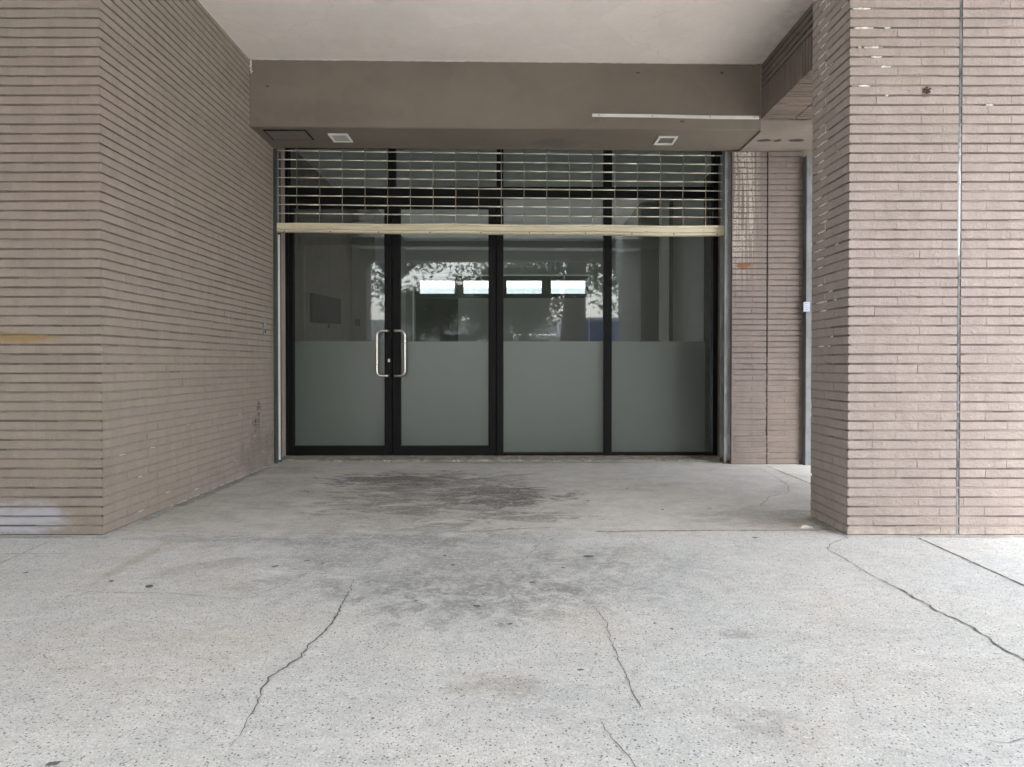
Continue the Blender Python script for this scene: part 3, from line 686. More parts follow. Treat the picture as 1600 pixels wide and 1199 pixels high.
# street-side edge beam and columns of the covered walkway (seen in the glass)
bxo('edge_beam', M_FASCIA, -9, 4.1, -2.2, -1.905, 3.15, 3.8, bev=0.01)
tag(bpy.data.objects['edge_beam'], 'taupe concrete edge beam along the street side', 'beam')
for i, (xc, lab) in enumerate(((-3.55, 'brick-tiled street column at the left end of the walkway'), (2.75, 'brick-tiled street column at the right end of the walkway'))):
    bm = bmesh.new(); box(bm, xc - 0.4 + D, xc + 0.4 - D, -2.3, -1.7 - D, 0, 3.149, mi=1)
    brickwork(bm, (xc - 0.4 + D, -1.7 - D, 0), (1, 0, 0), (0, 0, 1), (0, 1, 0), 0.8 - 2 * D, 3.149, seed=20 + i, ext0=D, ext1=D)
    bmesh.ops.recalc_face_normals(bm, faces=bm.faces)
    tag(link('street_column', bm, WM(M_TILE_P)), lab, 'column')

# access hatch, downlights, trunking
zsf = lambda x: FZ0 + (FZ1 - FZ0) * (x - XL) / (BX0 - XL)
def sofpt(px, py):
    d = ray(px, py); z = 2.835
    for _ in range(4):
        t_ = (z - CAMZ) / d.z; z = zsf(d.x * t_)
    return Vector((d.x * t_, d.y * t_, z))
a, b = sofpt(417, 203), sofpt(490, 218)
bm = bmesh.new(); zz = zsf(a.x)
xa, xb, ya, yb = X_(415, 6.16), b.x, sofpt(450, 203).y, sofpt(450, 217).y
box(bm, xa, xb, ya, yb, zz - 0.010, zz - 0.001, bev=0.001)
box(bm, xa + 0.008, xb - 0.008, ya + 0.008, yb - 0.008, zz - 0.0125, zz - 0.0102, mi=1)
for (u0, u1, v0, v1) in ((xa - .006, xb + .006, ya - .006, ya), (xa - .006, xb + .006, yb, yb + .006), (xa - .006, xa, ya, yb), (xb, xb + .006, ya, yb)):
    box(bm, u0, u1, v0, v1, zz - 0.0105, zz - 0.0008, mi=2)
tag(link('access_hatch', bm, [M_GASKET, M_FASCIA, M_GASKET]), 'taupe access hatch with dark edges at the left end of the bulkhead underside', 'hatch')
def downlight(px0, px1, py0, py1, grey, lab):
    c = sofpt((px0 + px1) / 2, (py0 + py1) / 2); wd = (px1 - px0) / F * c.y / 2; dp = (sofpt(532, py1).y - sofpt(532, py0).y) / 2; dp = -abs(dp)
    t_ = thing('downlight', lab, 'ceiling light', (c.x, c.y, c.z), 'square downlights under the bulkhead')
    dp = abs(dp); fw = 0.02 if not grey else 0.02
    bm = bmesh.new()
    for (u0, u1, v0, v1) in ((-wd, wd, -dp, -dp + fw), (-wd, wd, dp - fw, dp), (-wd, -wd + fw, -dp + fw, dp - fw), (wd - fw, wd, -dp + fw, dp - fw)):
        box(bm, u0, u1, v0, v1, -0.012, 0.003)
    link('frame', bm, M_WHITE, t_)
    bm = bmesh.new(); box(bm, -wd + fw, wd - fw, -dp + fw, dp - fw, -0.006 if not grey else -0.001, 0.003)
    link('diffuser', bm, M_LIGHTGREY if grey else M_LIGHTFACE, t_)
downlight(517, 547, 209, 221, False, 'square white downlight with pale panel, near the hatch on the left')
downlight(1025, 1055, 213, 225, True, 'square white-framed downlight with grey panel, below the white cable trunking')

tr = thing('cable_trunking', 'white plastic cable trunking screwed along the bulkhead on the right', 'trunking', (X_(925, YB), YB, 2.93))
xs = [X_(q, YB) for q in (924.5, 1017, 1107, 1184)]; zt = [Z_(q, YB) for q in (181, 182, 184, 184.5)]
bm = bmesh.new()
for i in range(3):
    q = box(bm, xs[i] + 0.0006, xs[i + 1] - 0.0006, YB - 0.016, YB - 0.0005, -0.0125, 0.0125, bev=0.002)
    for v in bm.verts:
        if xs[i] <= v.co.x <= xs[i + 1] and abs(v.co.z) < 0.02: v.co.z += zt[i] + (zt[i + 1] - zt[i]) * (v.co.x - xs[i]) / (xs[i + 1] - xs[i])
attach(link('cover', bm, M_WHITE), tr)
for px in (935, 1018, 1108, 1176):
    x = X_(px, YB); bm = bmesh.new(); s = bmesh.ops.create_cone(bm, cap_ends=True, segments=10, radius1=0.0045, radius2=0.004, depth=0.003)
    zc = [zt[i] + (zt[i + 1] - zt[i]) * (x - xs[i]) / (xs[i + 1] - xs[i]) for i in range(3) if xs[i] <= x <= xs[i + 1]]
    bmesh.ops.rotate(bm, verts=bm.verts, cent=(0, 0, 0), matrix=Matrix.Rotation(R(90), 3, 'X')); bmesh.ops.translate(bm, verts=bm.verts, vec=(x, YB - 0.0175, (zc or [zt[0]])[0]))
    attach(link('screw', bm, M_SCREW), tr)

# ---------------------------------------------------------------- rolling grille
YG = 6.75
gx0, gx1 = X_(433.5, YG), X_(1130.5, YG)
gr = thing('rolling_grille', 'half-lowered open rolling grille with cream bottom bar in front of the glass doors', 'rolling grille', (0, YG, 0))
def zb(x, l, r): return l + (r - l) * (x - gx0) / (gx1 - gx0)
zl0, zr0 = Z_(349.0, YG), Z_(353.5, YG); zl1, zr1 = Z_(363.5, YG), Z_(370, YG)
bm = bmesh.new()                               # folded bottom bar with a stepped profile
prof = [(-0.010, 0.0), (-0.034, -0.004), (-0.036, -0.020), (-0.022, -0.026), (-0.024, -0.062), (-0.016, -0.066), (-0.034, -0.074), (-0.036, -0.090), (-0.020, -0.096), (0.012, -0.096), (0.014, 0.0)]
N = 40; prev = None; rnd = random.Random(4)
for i in range(N + 1):
    x = gx0 + (gx1 - gx0) * i / N; zt_ = zb(x, zl0, zr0); s = (zt_ - zb(x, zl1, zr1)) / 0.096; j = rnd.uniform(-0.0012, 0.0012) + 0.003 * math.sin(i * 0.5)
    cur = [bm.verts.new((x, YG + dy, zt_ + dz * s + j)) for dy, dz in prof]
    if prev:
        for k in range(len(prof)): bm.faces.new((prev[k], prev[(k + 1) % len(prof)], cur[(k + 1) % len(prof)], cur[k]))
    else: bm.faces.new(cur)
    prev = cur
bm.faces.new(prev[::-1]); bmesh.ops.recalc_face_normals(bm, faces=bm.faces)
bar = attach(link('bottom_bar', bm, M_CREAM), gr)
for px in (447, 518, 593, 673, 752, 827, 914, 986, 1051, 1118):
    x = X_(px, YG); z = zb(x, zl0, zr0) - 0.080 * 1.0
    bm = bmesh.new(); bmesh.ops.create_uvsphere(bm, u_segments=8, v_segments=5, radius=0.006)
    bmesh.ops.translate(bm, verts=bm.verts, vec=(x, YG - 0.034, z)); b_ = link('bolt', bm, M_SCREW); b_.parent = bar
    b_.matrix_parent_inverse = bar.matrix_parent_inverse.copy(); b_.matrix_parent_inverse = Matrix()
    b_.location = (0, 0, 0)
rows = []
py0l, py0r = 235.5, 243.5; dl, dr = 14.0, 13.75
ncol = 21
for r_ in range(-3, 8):
    rl, rr = Z_(py0l + dl * r_, YG), Z_(py0r + dr * r_, YG); rows.append((rl, rr))
    bm = bmesh.new(); rnd = random.Random(100 + r_)
    n = 20
    cuts = [gx0 + 0.012] + [X_(464.7 + 35.4 * i, YG) for i in range(19)] + [gx1 - 0.012]
    for i in range(n):                         # sleeves between links, each slightly off
        xa, xb = cuts[i], cuts[i + 1]
        sag = 0.0025 * math.sin(math.pi * i / n); q = rnd.uniform(-0.0016, 0.0016)
        rad = rnd.choice((0.0056, 0.0056, 0.005, 0.0038))
        tube(bm, [(xa + 0.004, YG + q, zb(xa, rl, rr) - sag + rnd.uniform(-.001, .001)), (xb - 0.004, YG + q, zb(xb, rl, rr) - sag + rnd.uniform(-.001, .001))], rad, 7)
    tube(bm, [(gx0, YG, zb(gx0, rl, rr)), (0, YG, zb(0, rl, rr) - 0.002), (gx1, YG, zb(gx1, rl, rr))], 0.0024, 6)
    attach(link('rod', bm, M_ROD), gr)
for i in range(19):
    x = X_(464.7 + 35.4 * i, YG)
    bm = bmesh.new(); rnd = random.Random(300 + i)
    for k in range(len(rows)):
        z1 = zb(x, *rows[k]) + 0.006; z0 = (zb(x, *rows[k + 1]) - 0.006) if k + 1 < len(rows) else zb(x, zl0, zr0) - 0.002
        dx = rnd.uniform(-0.002, 0.002); o_ = 0.0045 if k % 2 else -0.0045
        box(bm, x + dx - 0.0024, x + dx + 0.0024, YG + o_ * 1.2 - 0.0012, YG + o_ * 1.2 + 0.0012, z0, z1)
    attach(link('link_chain', bm, M_LINK), gr)
# end bars on the curtain, and guide rails
for x, sx in ((gx0 + 0.012, 1), (gx1 - 0.012, -1)):
    bm = bmesh.new(); box(bm, x - 0.006, x + 0.006, YG - 0.005, YG + 0.005, zb(x, zl0, zr0), 2.97)
    attach(link('end_chain', bm, M_GALV), gr)
def guide(x0, x1, ya, yb, side, m, z1=2.84):   # a C channel opening towards the grille
    bm = bmesh.new(); th = 0.006
    box(bm, x0, x1, ya, ya + th, 0.0, z1, bev=0.0012)
    box(bm, x0, x1, yb - th, yb, 0.0, z1, bev=0.0012)
    if side < 0: box(bm, x0, x0 + th, ya + th, yb - th, 0.0, z1)
    else: box(bm, x1 - th, x1, ya + th, yb - th, 0.0, z1)
    return link('guide_rail', bm, m)
attach(guide(XL - 0.003, X_(433, 6.67), 6.672, 6.80, -1, M_GALV_D), gr)
attach(guide(X_(1131.5, 6.66), X_(1143, 6.66), 6.66, 6.80, 1, M_GALV, 2.81), gr)
# pale vertical sealing strips next to the jambs
bm = bmesh.new(); xs_ = X_(433, 6.67) + 0.0005; box(bm, xs_, xs_ + 0.015, 6.70, 6.715, 0.03, 2.07); attach(link('seal_strip', bm, M_WHITE), gr)
bm = bmesh.new(); xs_ = X_(1128.5, 6.84); box(bm, xs_ - 0.010, xs_ + 0.008, 6.84, 6.87, 0.03, 2.07)
attach(link('seal_strip', bm, M_simple('worn seal', (0.42, 0.38, 0.33), 0.7)), gr)
bm = bmesh.new(); xs_ = X_(1128.5, 6.84)
# second guide at the right end of the rear wall
gp = thing('steel_upright', 'galvanised steel upright with small label, between rear brick wall and pillar', 'steel post', (RX1, YR, 0))
x0_, x1_ = RX1 + 0.002, X_(1267.5, 6.55)
bm = bmesh.new(); ya, yb = 6.55, 6.70
box(bm, x0_, x1_, ya, ya + 0.006, 0, 2.74, bev=0.0012); box(bm, x0_, x0_ + 0.006, ya + 0.006, yb, 0, 2.74); box(bm, x0_, x1_, yb, yb + 0.006, 0, 2.74)
M_UPR = M_simple('weathered zinc', (0.15, 0.165, 0.165), 0.6, 0.1, 0.25, 6, 0.1)
attach(link('channel', bm, M_UPR), gp)
bm = bmesh.new(); box(bm, x1_ + 0.001, x1_ + 0.016, 6.56, 6.60, 0.02, 2.74); attach(link('edge_strip', bm, M_UPR), gp)
c1, c2 = P(1255.5, 472, ya), P(1265, 487, ya)
bm = bmesh.new(); box(bm, c1.x, c2.x, ya - 0.0012, ya - 0.0004, c2.z, c1.z)
for k in range(4): box(bm, c1.x + 0.008, c2.x - 0.010 - 0.006 * (k % 2), ya - 0.0018, ya - 0.0013, c1.z - 0.016 - k * 0.018, c1.z - 0.010 - k * 0.018, mi=1)
attach(link('sticker', bm, [M_simple('sticker paper', (0.42, 0.45, 0.54), 0.6), M_simple('sticker ink', (0.25, 0.28, 0.42), 0.6)]), gp)

# ---------------------------------------------------------------- glazed front
YD = 7.07
def xd(px): return X_(px, YD)
def zd(py): return Z_(py, YD)
front = thing('glass_storefront', 'black-framed glass front with double doors and frosted lower glass', 'storefront', (0, YD, 0))
Zt = 2.975; ztr0, ztr1 = zd(308.5), zd(292)
jx0, jx1 = xd(438), xd(1131)
bm = bmesh.new()
box(bm, jx0, xd(451), YD, YD + 0.09, 0.0, Zt, bev=0.003)                 # jambs
box(bm, xd(1114), jx1, YD, YD + 0.09, 0.0, Zt, bev=0.003)
box(bm, xd(776), xd(786.5), YD, YD + 0.09, 0.0, Zt, bev=0.003)            # mullions
box(bm, xd(943.5), xd(956), YD, YD + 0.09, 0.0, Zt, bev=0.003)
box(bm, xd(606), xd(618), YD, YD + 0.09, ztr1, Zt, bev=0.003)
box(bm, xd(451) + .0005, xd(776) - .0005, YD - 0.002, YD + 0.092, ztr0, ztr1, bev=0.003)   # transom bars
box(bm, xd(786.5) + .0005, xd(943.5) - .0005, YD - 0.002, YD + 0.092, ztr0, ztr1, bev=0.003)
box(bm, xd(956) + .0005, xd(1114) - .0005, YD - 0.002, YD + 0.092, ztr0, ztr1, bev=0.003)
box(bm, xd(786.5) + .0005, xd(943.5) - .0005, YD - 0.002, YD + 0.092, 0.0, zd(707.5), bev=0.003)
box(bm, xd(956) + .0005, xd(1114) - .0005, YD - 0.002, YD + 0.092, 0.0, zd(707.5), bev=0.003)
box(bm, jx0, jx1, YD - 0.002, YD + 0.092, Zt, Zt + 0.06)
box(bm, xd(770), xd(777), YD + 0.0695, YD + 0.088, 0.01, ztr0 - 0.001); box(bm, xd(450), xd(456), YD + 0.0695, YD + 0.088, 0.01, ztr0 - 0.001); box(bm, xd(609.5), xd(615), YD + 0.0695, YD + 0.088, 0.01, ztr0 - 0.001)  # stops added behind the door gaps to keep light from leaking through
attach(link('frame', bm, M_BLACK), front)
def pane(x0, x1, z0, z1, parent, name='glass_pane', y=YD + 0.045):
    bm = bmesh.new(); box(bm, x0 - 0.006, x1 + 0.006, y, y + 0.006, z0 - 0.006, z1 + 0.006); return attach(link(name, bm, M_GLASS), parent) if parent.type == 'EMPTY' else sub(link(name, bm, M_GLASS), parent)
def sub(o, parent):                            # sub-part: parent mesh keeps the same offset
    o.parent = parent; return o
def film(x0, x1, z0, z1, parent, y=YD + 0.0438):
    bm = bmesh.new(); box(bm, x0, x1, y, y + 0.0006, z0, z1 + random.uniform(-0.003, 0.003)); o = link('frosted_film', bm, M_FILM); o.parent = parent; return o
zf = zd(533.3)
for a, b in ((451, 606), (618, 776), (786.5, 943.5), (956, 1114)): pane(xd(a), xd(b), ztr1, Zt, front, 'transom_pane')
for a, b, fa_, fb_ in ((786.5, 943.5, 786, 944), (956, 1114, 955.5, 1103.5)):
    g = pane(xd(a), xd(b), zd(707.5), ztr0, front, 'fixed_pane')
    film(xd(fa_), xd(fb_), zd(707), zf, g)
# doors
def door(x0, x1, gxa, gxb, hinge_left):
    bm = bmesh.new(); y0, y1 = YD + 0.012, YD + 0.068; zb_, zt_ = 0.014, ztr0 - 0.006; gb, gt = zd(698), zd(325)
    box(bm, x0, gxa, y0, y1, zb_, zt_, bev=0.003); box(bm, gxb, x1, y0, y1, zb_, zt_, bev=0.003)
    box(bm, gxa + .0004, gxb - .0004, y0 + 0.001, y1 - 0.001, zb_, gb, bev=0.002); box(bm, gxa + .0004, gxb - .0004, y0 + 0.001, y1 - 0.001, gt, zt_, bev=0.002)
    d = attach(link('door', bm, M_BLACK), front)
    # glazing bead
    bm = bmesh.new(); q = 0.006
    for (u0, u1, w0, w1) in ((gxa, gxa + q, gb, gt), (gxb - q, gxb, gb, gt), (gxa + q, gxb - q, gb, gb + q), (gxa + q, gxb - q, gt - q, gt)):
        box(bm, u0, u1, y0 + 0.02, y0 + 0.032, w0, w1)
    sub(link('glazing_bead', bm, M_GASKET), d)
    pane(gxa, gxb, gb, gt, d); film(gxa, gxb, gb, zf, d)
    return d
DL = door(xd(451.5), xd(611.6), xd(458), xd(601), True); DL['label'] = 'left door leaf with lock'
DR = door(xd(612.8), xd(775.5), xd(625), xd(764), False)
def handle(pxbar, pxfix, dr):                  # U-shaped pull
    xb, xf = xd(pxbar), xd(pxfix); z0, z1 = zd(587.5), zd(517.5); yo = YD + 0.012 - 0.062; pts = []
    rc = 0.045; sx = 1 if xf > xb else -1
    pts.append((xf, YD + 0.012, z1)); pts.append((xf, yo + 0.02, z1))
    for k in range(1, 6):
        a = k / 6 * math.pi / 2; pts.append((xf - sx * 0.02 * (1 - math.cos(a)), yo + 0.02 - 0.02 * math.sin(a), z1))
    pts.append((xb + sx * rc, yo, z1))
    for k in range(1, 8):
        a = k / 8 * math.pi / 2; pts.append((xb + sx * (rc - rc * math.sin(a)), yo, z1 - rc + rc * math.cos(a)))
    mid = [(xb, yo, z1 - rc), (xb, yo, (z0 + z1) / 2)]
    full = pts + mid + [(x, y, z0 + z1 - z) for x, y, z in (pts + [mid[0]])[::-1]]
    bm = bmesh.new(); tube(bm, full, 0.0125, 14); return sub(link('handle', bm, M_STEEL), dr)
handle(590.0, 606, DL); handle(633.5, 618, DR)
bm = bmesh.new(); c = (xd(607.5), YD + 0.008, zd(563.5))
s = bmesh.ops.create_cone(bm, cap_ends=True, segments=18, radius1=0.013, radius2=0.011, depth=0.014); bmesh.ops.scale(bm, verts=bm.verts, vec=(1, 1.5, 1))
bmesh.ops.rotate(bm, verts=bm.verts, cent=(0, 0, 0), matrix=Matrix.Rotation(R(90), 3, 'X')); bmesh.ops.translate(bm, verts=bm.verts, vec=c)
sub(link('lock', bm, M_STEEL), DL)

# ---------------------------------------------------------------- the room behind the glass
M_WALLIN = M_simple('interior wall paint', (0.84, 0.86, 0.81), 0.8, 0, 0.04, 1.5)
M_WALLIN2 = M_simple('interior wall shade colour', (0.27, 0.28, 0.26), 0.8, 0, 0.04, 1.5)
M_FLOORIN = M_simple('interior floor tile', (0.68, 0.67, 0.63), 0.35, 0, 0.06, 2)
M_DARKF = M_simple('dark aluminium', (0.02, 0.02, 0.022), 0.5)
bm = bmesh.new(); box(bm, -3, 3, YD + 0.1, 13.2, -0.02, 0.01); tag(link('room_floor', bm, M_FLOORIN), kind='structure')
bm = bmesh.new()
for q in ((-3, 3, YD + 0.1, 11.62), (-3, 3, 12.15, 13.2), (-3, -1.6, 11.62, 12.15), (1.6, 3, 11.62, 12.15)): box(bm, *q, 3.04, 3.2)  # unseen roof opening left near the back, added to light the room
tag(link('room_ceiling', bm, M_WALLIN), kind='structure')
def room(xo, xi, y1, yb_, nm, lab, m1, m2):
    bm = bmesh.new()
    s = 1 if xo > 0 else -1
    a, b = sorted((xo, xo + s * 0.8)); box(bm, a, b, YD + 0.1, y1, 0, 3.039)
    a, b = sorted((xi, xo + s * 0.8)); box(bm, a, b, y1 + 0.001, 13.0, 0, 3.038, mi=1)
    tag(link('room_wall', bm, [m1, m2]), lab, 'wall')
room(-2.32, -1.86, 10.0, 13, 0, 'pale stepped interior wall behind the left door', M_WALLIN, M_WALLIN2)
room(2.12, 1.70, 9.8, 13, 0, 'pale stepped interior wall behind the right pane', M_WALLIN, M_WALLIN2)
# pilasters that catch the light
bm = bmesh.new(); box(bm, X_(508, 9.4), X_(530, 9.4), 9.4, 9.55, 0.01, 3.035); tag(link('pilaster', bm, M_WALLIN), 'pale slim pilaster seen through the left door, by the screen', 'pilaster')
bm = bmesh.new(); box(bm, X_(1033, 9.4), X_(1045, 9.4), 9.4, 9.55, 0.01, 3.035); tag(link('pilaster', bm, M_WALLIN), 'pale slim pilaster seen through the rightmost pane', 'pilaster')
# back wall with four clerestory lights
YW = 12.9
zw0, zw1 = Z_(459, YW), Z_(438, YW)
wins = [(655.5, 710), (724, 777), (791.5, 846.5), (861, 915)]
bk = thing('back_wall', 'interior back wall with a row of four bright narrow high windows', 'wall', (0, YW, 0))
bm = bmesh.new()
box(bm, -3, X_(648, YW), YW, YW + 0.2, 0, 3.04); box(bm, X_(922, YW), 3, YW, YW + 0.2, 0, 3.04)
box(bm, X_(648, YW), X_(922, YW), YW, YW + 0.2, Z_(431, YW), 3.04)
box(bm, X_(716, YW), X_(922, YW), YW, YW + 0.2, 1.15, Z_(466, YW)); box(bm, X_(716, YW), X_(922, YW), YW, YW + 0.2, 0.0, 0.2)  # low gap hidden behind the film, added to let light into the room
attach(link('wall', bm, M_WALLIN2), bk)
edges = [648] + [q for w_ in wins for q in w_] + [922]
bm = bmesh.new()
for i in range(0, len(edges), 2): box(bm, X_(edges[i], YW), X_(edges[i + 1], YW), YW + 0.01, YW + 0.12, zw0, zw1)
box(bm, X_(648, YW) + .001, X_(922, YW) - .001, YW + 0.01, YW + 0.12, zw1, Z_(431, YW)); box(bm, X_(648, YW) + .001, X_(922, YW) - .001, YW + 0.01, YW + 0.12, Z_(466, YW), zw0)
attach(link('window_frame', bm, M_DARKF), bk)
bm = bmesh.new(); yq = YW - 0.02
box(bm, X_(646, YW), X_(921, YW), yq, YW - 0.001, Z_(431.5, YW), Z_(429.5, YW)); box(bm, X_(919.5, YW), X_(921, YW), yq, YW - 0.001, 0.3, Z_(431.5, YW))
box(bm, X_(645, YW), X_(647, YW), yq, YW - 0.001, 0.3, Z_(431.5, YW))
attach(link('trim', bm, M_WALLIN), bk)
for a, b in wins:
    bm = bmesh.new(); box(bm, X_(a, YW) - .005, X_(b, YW) + .005, YW + 0.06, YW + 0.066, zw0 - .005, zw1 + .005); attach(link('window_pane', bm, M_GLASS), bk)
bm = bmesh.new(); box(bm, X_(648, YW) + .002, X_(716, YW) - .002, YW + 0.08, YW + 0.11, 0.02, Z_(466, YW) - .002); attach(link('unlit_opening', bm, M_DARKF), bk)  # flat dark sheet standing in for the darkness beyond an opening
# screen on a wall bracket
sc = thing('wall_screen', 'small dark screen on a swivel bracket behind the left door', 'screen', (-2.3, 8.7, 1.4))
za, zb2 = Z_(505, 8.05), Z_(463, 8.05)
a, b = Vector((X_(489, 7.9), 7.9, 0)), Vector((X_(533, 8.25), 8.25, 0)); u = (b - a).normalized(); nn = Vector((u.y, -u.x, 0))
M_SCR = M_simple('screen plastic', (0.04, 0.042, 0.036), 0.5)
bm = bmesh.new()
q = [a, b, b - nn * 0.05, a - nn * 0.05]
lo = [bm.verts.new((p.x, p.y, za)) for p in q]; hi = [bm.verts.new((p.x, p.y, zb2 + 0.02 * (1 if k in (0, 3) else -1))) for k, p in enumerate(q)]
bm.faces.new(lo); bm.faces.new(hi[::-1])
for k in range(4): bm.faces.new((lo[k], hi[k], hi[(k + 1) % 4], lo[(k + 1) % 4]))
bmesh.ops.recalc_face_normals(bm, faces=bm.faces)
attach(link('panel', bm, M_SCR), sc)
bm = bmesh.new(); box(bm, -2.32, -2.28, 8.1, 8.4, za + 0.02, zb2 - 0.02); tube(bm, [(-2.29, 8.25, (za + zb2) / 2), (a.x + .12, 8.16, (za + zb2) / 2)], 0.02, 8)
tube(bm, [(a.x + 0.12, 8.155, (za + zb2) / 2), (a.x + 0.12, 8.10, za - 0.05)], 0.012, 8)
attach(link('bracket', bm, M_SCR), sc)
bm = bmesh.new(); box(bm, X_(476, 8.3), X_(492, 8.3), 8.3, 8.34, za + 0.01, zb2 - 0.02, bev=0.004); attach(link('back_box', bm, M_SCR), sc)
c = P(558.5, 505, 9.99); bm = bmesh.new(); box(bm, c.x - .03, c.x + .03, 9.975, 9.999, c.z - .05, c.z + .05, bev=0.004)
tag(link('wall_switch', bm, M_SCR), 'small dark wall switch seen through the left door', 'switch')

# ---------------------------------------------------------------- street side, reflected in the glass
M_BARK = M_simple('bark', (0.10, 0.08, 0.06), 0.95, 0, 0.25, 12, 0.6)
def M_leaf(name, a, b):
    m = mat(name); t = NT(m)
    c = t.mix(t.isl(), a, b)
    df = t.n('ShaderNodeBsdfDiffuse'); t.l(c, df.inputs[0]); tl = t.n('ShaderNodeBsdfTranslucent'); t.l(c, tl.inputs[0])
    mx = t.n('ShaderNodeMixShader'); mx.inputs[0].default_value = 0.3; t.l(df.outputs[0], mx.inputs[1]); t.l(tl.outputs[0], mx.inputs[2]); t.l(mx.outputs[0], t.out.inputs['Surface']); return m
M_LF = M_leaf('leaf', (0.06, 0.09, 0.03), (0.12, 0.15, 0.06)); M_LF2 = M_leaf('leaf dark', (0.04, 0.065, 0.025), (0.09, 0.12, 0.045))
def tree(name, x, y, h, cr, crz, leaves, lab, lm, seed, trunk_r=0.12, fork=0.35, ls=0.07):
    rnd = random.Random(seed)
    t_ = thing(name, lab, 'tree', (x, y, 0), 'street trees')
    bm = bmesh.new(); top = h - crz; z0 = 0
    pts = [Vector((0, 0, z0))]; 
    for k in range(1, 5): pts.append(Vector((rnd.uniform(-.1, .1) * k * 0.5, rnd.uniform(-.1, .1) * k * 0.5, top * fork * k / 4 + 0.3)))
    tube(bm, pts, [trunk_r * (1.25 - 0.12 * k) for k in range(5)], 10)
    tips = []
    for k in range(8):
        a = k * 0.785 + rnd.uniform(-.3, .3); L = rnd.uniform(0.6, 1.0) * cr
        p0 = pts[-1]; p1 = p0 + Vector((math.cos(a) * L * .4, math.sin(a) * L * .4, (h - p0.z) * rnd.uniform(.3, .5))); p2 = p0 + Vector((math.cos(a) * L, math.sin(a) * L, (h - p0.z) * rnd.uniform(.4, .9)))
        tube(bm, [p0, p1, p2], [trunk_r * .6, trunk_r * .35, trunk_r * .12], 7); tips += [p1, p2, (p1 + p2) / 2]
        for _ in range(2):
            p3 = p1 + Vector((rnd.uniform(-.6, .6), rnd.uniform(-.6, .6), rnd.uniform(.1, .7))) * cr * 0.5; tube(bm, [p1, p3], [trunk_r * .25, trunk_r * .06], 6); tips.append(p3)
    link('trunk', bm, M_BARK, t_)
    bm = bmesh.new(); clumps = [(q + Vector((rnd.gauss(0, .25), rnd.gauss(0, .25), rnd.gauss(0, .2))) * cr * .6, rnd.uniform(.18, .36) * cr) for q in tips for _ in range(2)]
    cz0 = Vector((0, 0, h - crz))
    for _ in range(18):
        v = Vector((rnd.gauss(0, 1), rnd.gauss(0, 1), rnd.gauss(0, 1))).normalized() * rnd.uniform(.4, .95)
        clumps.append((cz0 + Vector((v.x * cr, v.y * cr, v.z * crz)), rnd.uniform(.15, .32) * cr))
    for i in range(int(leaves * 1.1)):
        c, r = rnd.choice(clumps); v = Vector((rnd.gauss(0, 1), rnd.gauss(0, 1), rnd.gauss(0, .8))) * r * .55; p = c + v
        u = Vector((rnd.gauss(0, 1), rnd.gauss(0, 1), rnd.gauss(0, 1))).normalized(); w_ = u.cross(Vector((rnd.gauss(0, 1), rnd.gauss(0, 1), rnd.gauss(0, 1)))).normalized(); s = ls * rnd.uniform(.7, 1.4)
        bm.faces.new([bm.verts.new(p + q) for q in (-u * s, w_ * s * .45, u * s, -w_ * s * .45)])
    link('crown', bm, lm, t_)
tree('street_tree', -1.9, -6.6, 3.1, 1.0, 0.75, 5200, 'small round dense street tree, leftmost of the low ones', M_LF2, 31, 0.07, 0.75, 0.05)
tree('street_tree', -0.7, -7.2, 3.0, 0.9, 0.7, 4200, 'small round street tree right of the leftmost one', M_LF2, 32, 0.07, 0.75, 0.05)
tree('street_tree', 0.35, -7.0, 2.9, 0.85, 0.7, 4200, 'small round street tree left of the big trunk', M_LF, 37, 0.06, 0.75, 0.05)
tree('street_tree', -3.1, -9.6, 3.4, 1.3, 0.9, 5000, 'low bushy street tree set back at the far left', M_LF, 38, 0.08, 0.6, 0.06)
tree('street_tree', 0.2, -9.0, 4.6, 2.2, 1.7, 9000, 'broad spreading street tree behind the low ones', M_LF, 33, 0.14, 0.5, 0.07)
tree('street_tree', 1.6, -5.9, 6.2, 2.4, 2.0, 9000, 'big thick-trunked tree nearest the walkway', M_LF2, 34, 0.32, 0.9, 0.07)
tree('street_tree', -3.6, -8.4, 6.2, 2.6, 1.8, 9000, 'tall street tree at the left behind the low ones', M_LF, 35, 0.16, 0.7, 0.07)
tree('street_tree', 4.4, -8.6, 5.6, 2.2, 1.8, 7000, 'tall street tree at the right beside the blue-sided truck', M_LF, 36, 0.14, 0.6, 0.07)
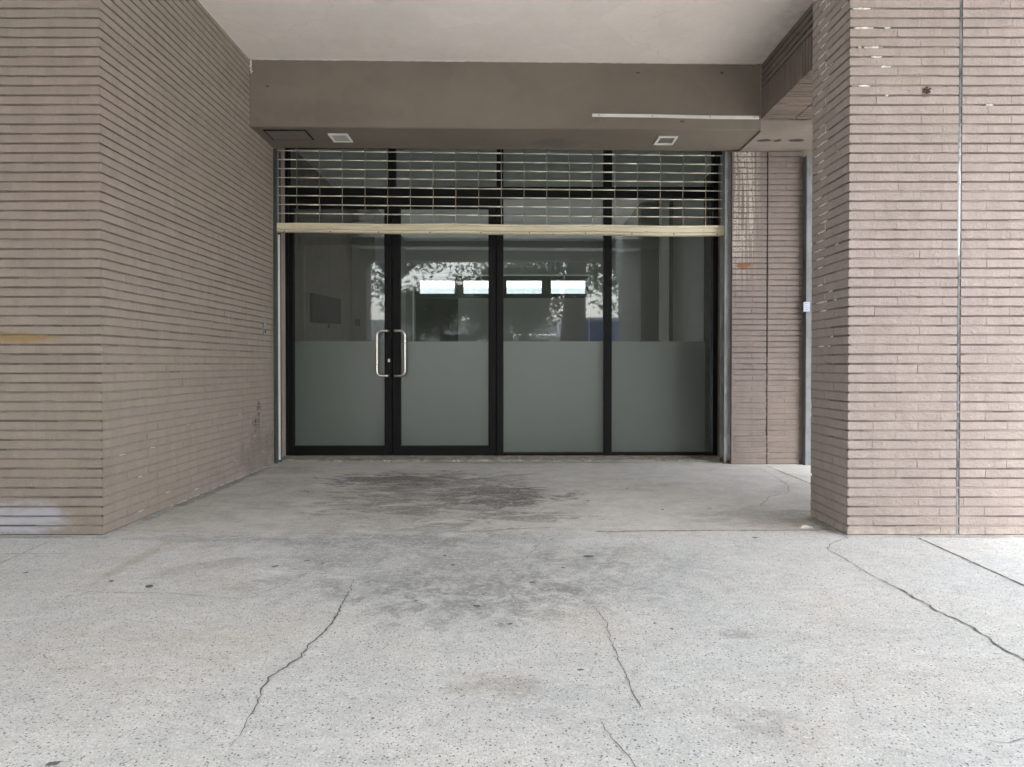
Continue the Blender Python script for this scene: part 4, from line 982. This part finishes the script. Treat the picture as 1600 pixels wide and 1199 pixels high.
# truck with a blue sign board across the street
tk = thing('parked_truck', 'white box truck with a blue side panel parked across the street', 'truck', (3.6, -12.8, -0.145))
M_TW = M_simple('truck white', (0.7, 0.7, 0.7), 0.4); M_TB = M_simple('truck blue', (0.03, 0.06, 0.25), 0.4)
bm = bmesh.new(); box(bm, -1.9, 2.2, -1.0, 1.0, 0.7, 2.7, bev=0.04); link('cargo_box', bm, M_TW, tk)
bm = bmesh.new(); box(bm, -1.8, 2.1, 1.001, 1.02, 1.1, 2.55); link('side_panel', bm, M_TB, tk)
bm = bmesh.new(); box(bm, -3.6, -1.96, -0.95, 0.95, 0.45, 2.1, bev=0.12); cab = link('cab', bm, M_TW, tk)
bm = bmesh.new(); box(bm, -3.2, -2.3, 0.951, 0.965, 1.3, 1.9, bev=0.005); link('side_window', bm, M_DARKF, tk)
for xx in (-2.9, -0.9, 1.3):
    for yy in (-0.85, 0.85):
        bm = bmesh.new(); bmesh.ops.create_cone(bm, cap_ends=True, segments=24, radius1=0.42, radius2=0.42, depth=0.25)
        bmesh.ops.rotate(bm, verts=bm.verts, cent=(0, 0, 0), matrix=Matrix.Rotation(R(90), 3, 'X')); bmesh.ops.translate(bm, verts=bm.verts, vec=(xx, yy, 0.42)); link('wheel', bm, M_GASKET, tk)
# far building across the road
fb = thing('far_building', 'low pale building across the street', 'building', (-2, -24, 0))
bm = bmesh.new(); box(bm, -14, 10, -3, 3, 0.01, 3.0); link('wall', bm, M_simple('far wall', (0.55, 0.55, 0.53), 0.8), fb)
for k in range(8):
    bm = bmesh.new(); box(bm, -12.5 + k * 2.8, -10.9 + k * 2.8, 3.001, 3.03, 0.9, 2.3); link('window', bm, M_DARKF, fb)
# block added far behind the room so its high windows glare less
nb = thing('distant_block', 'pale grey-blue block added to dim the sky in the high back windows', 'building', (0, 60, -0.145))
bm = bmesh.new(); box(bm, -30, 30, 0, 8, 0, 7.2); link('wall', bm, M_simple('hazy wall', (0.20, 0.225, 0.25), 0.9), nb)
for k in range(14):
    bm = bmesh.new(); box(bm, -15 + k * 2.2, -13.8 + k * 2.2, -0.03, -0.001, 5.6, 6.6); link('window', bm, M_simple('hazy window', (0.10, 0.12, 0.14), 0.5) if k == 0 else bpy.data.materials['hazy window'], nb)
# white chip of plaster by the pillar foot
bm = bmesh.new(); c = G(1258, 825); rnd = random.Random(6)
for dx, r_ in ((0, .016), (.028, .010), (-.022, .009), (.012, .007)):
    s = bmesh.ops.create_icosphere(bm, subdivisions=2, radius=r_)
    for v in s['verts']: v.co *= rnd.uniform(.8, 1.2)
    bmesh.ops.scale(bm, verts=s['verts'], vec=(1.4, 1, .45)); bmesh.ops.translate(bm, verts=s['verts'], vec=(c.x + dx, c.y + rnd.uniform(-.01, .01), r_ * .4))
tag(link('plaster_chip', bm, M_simple('plaster', (0.66, 0.63, 0.57), 0.9)), 'crumbled white plaster chips on the floor at the pillar foot', 'debris')
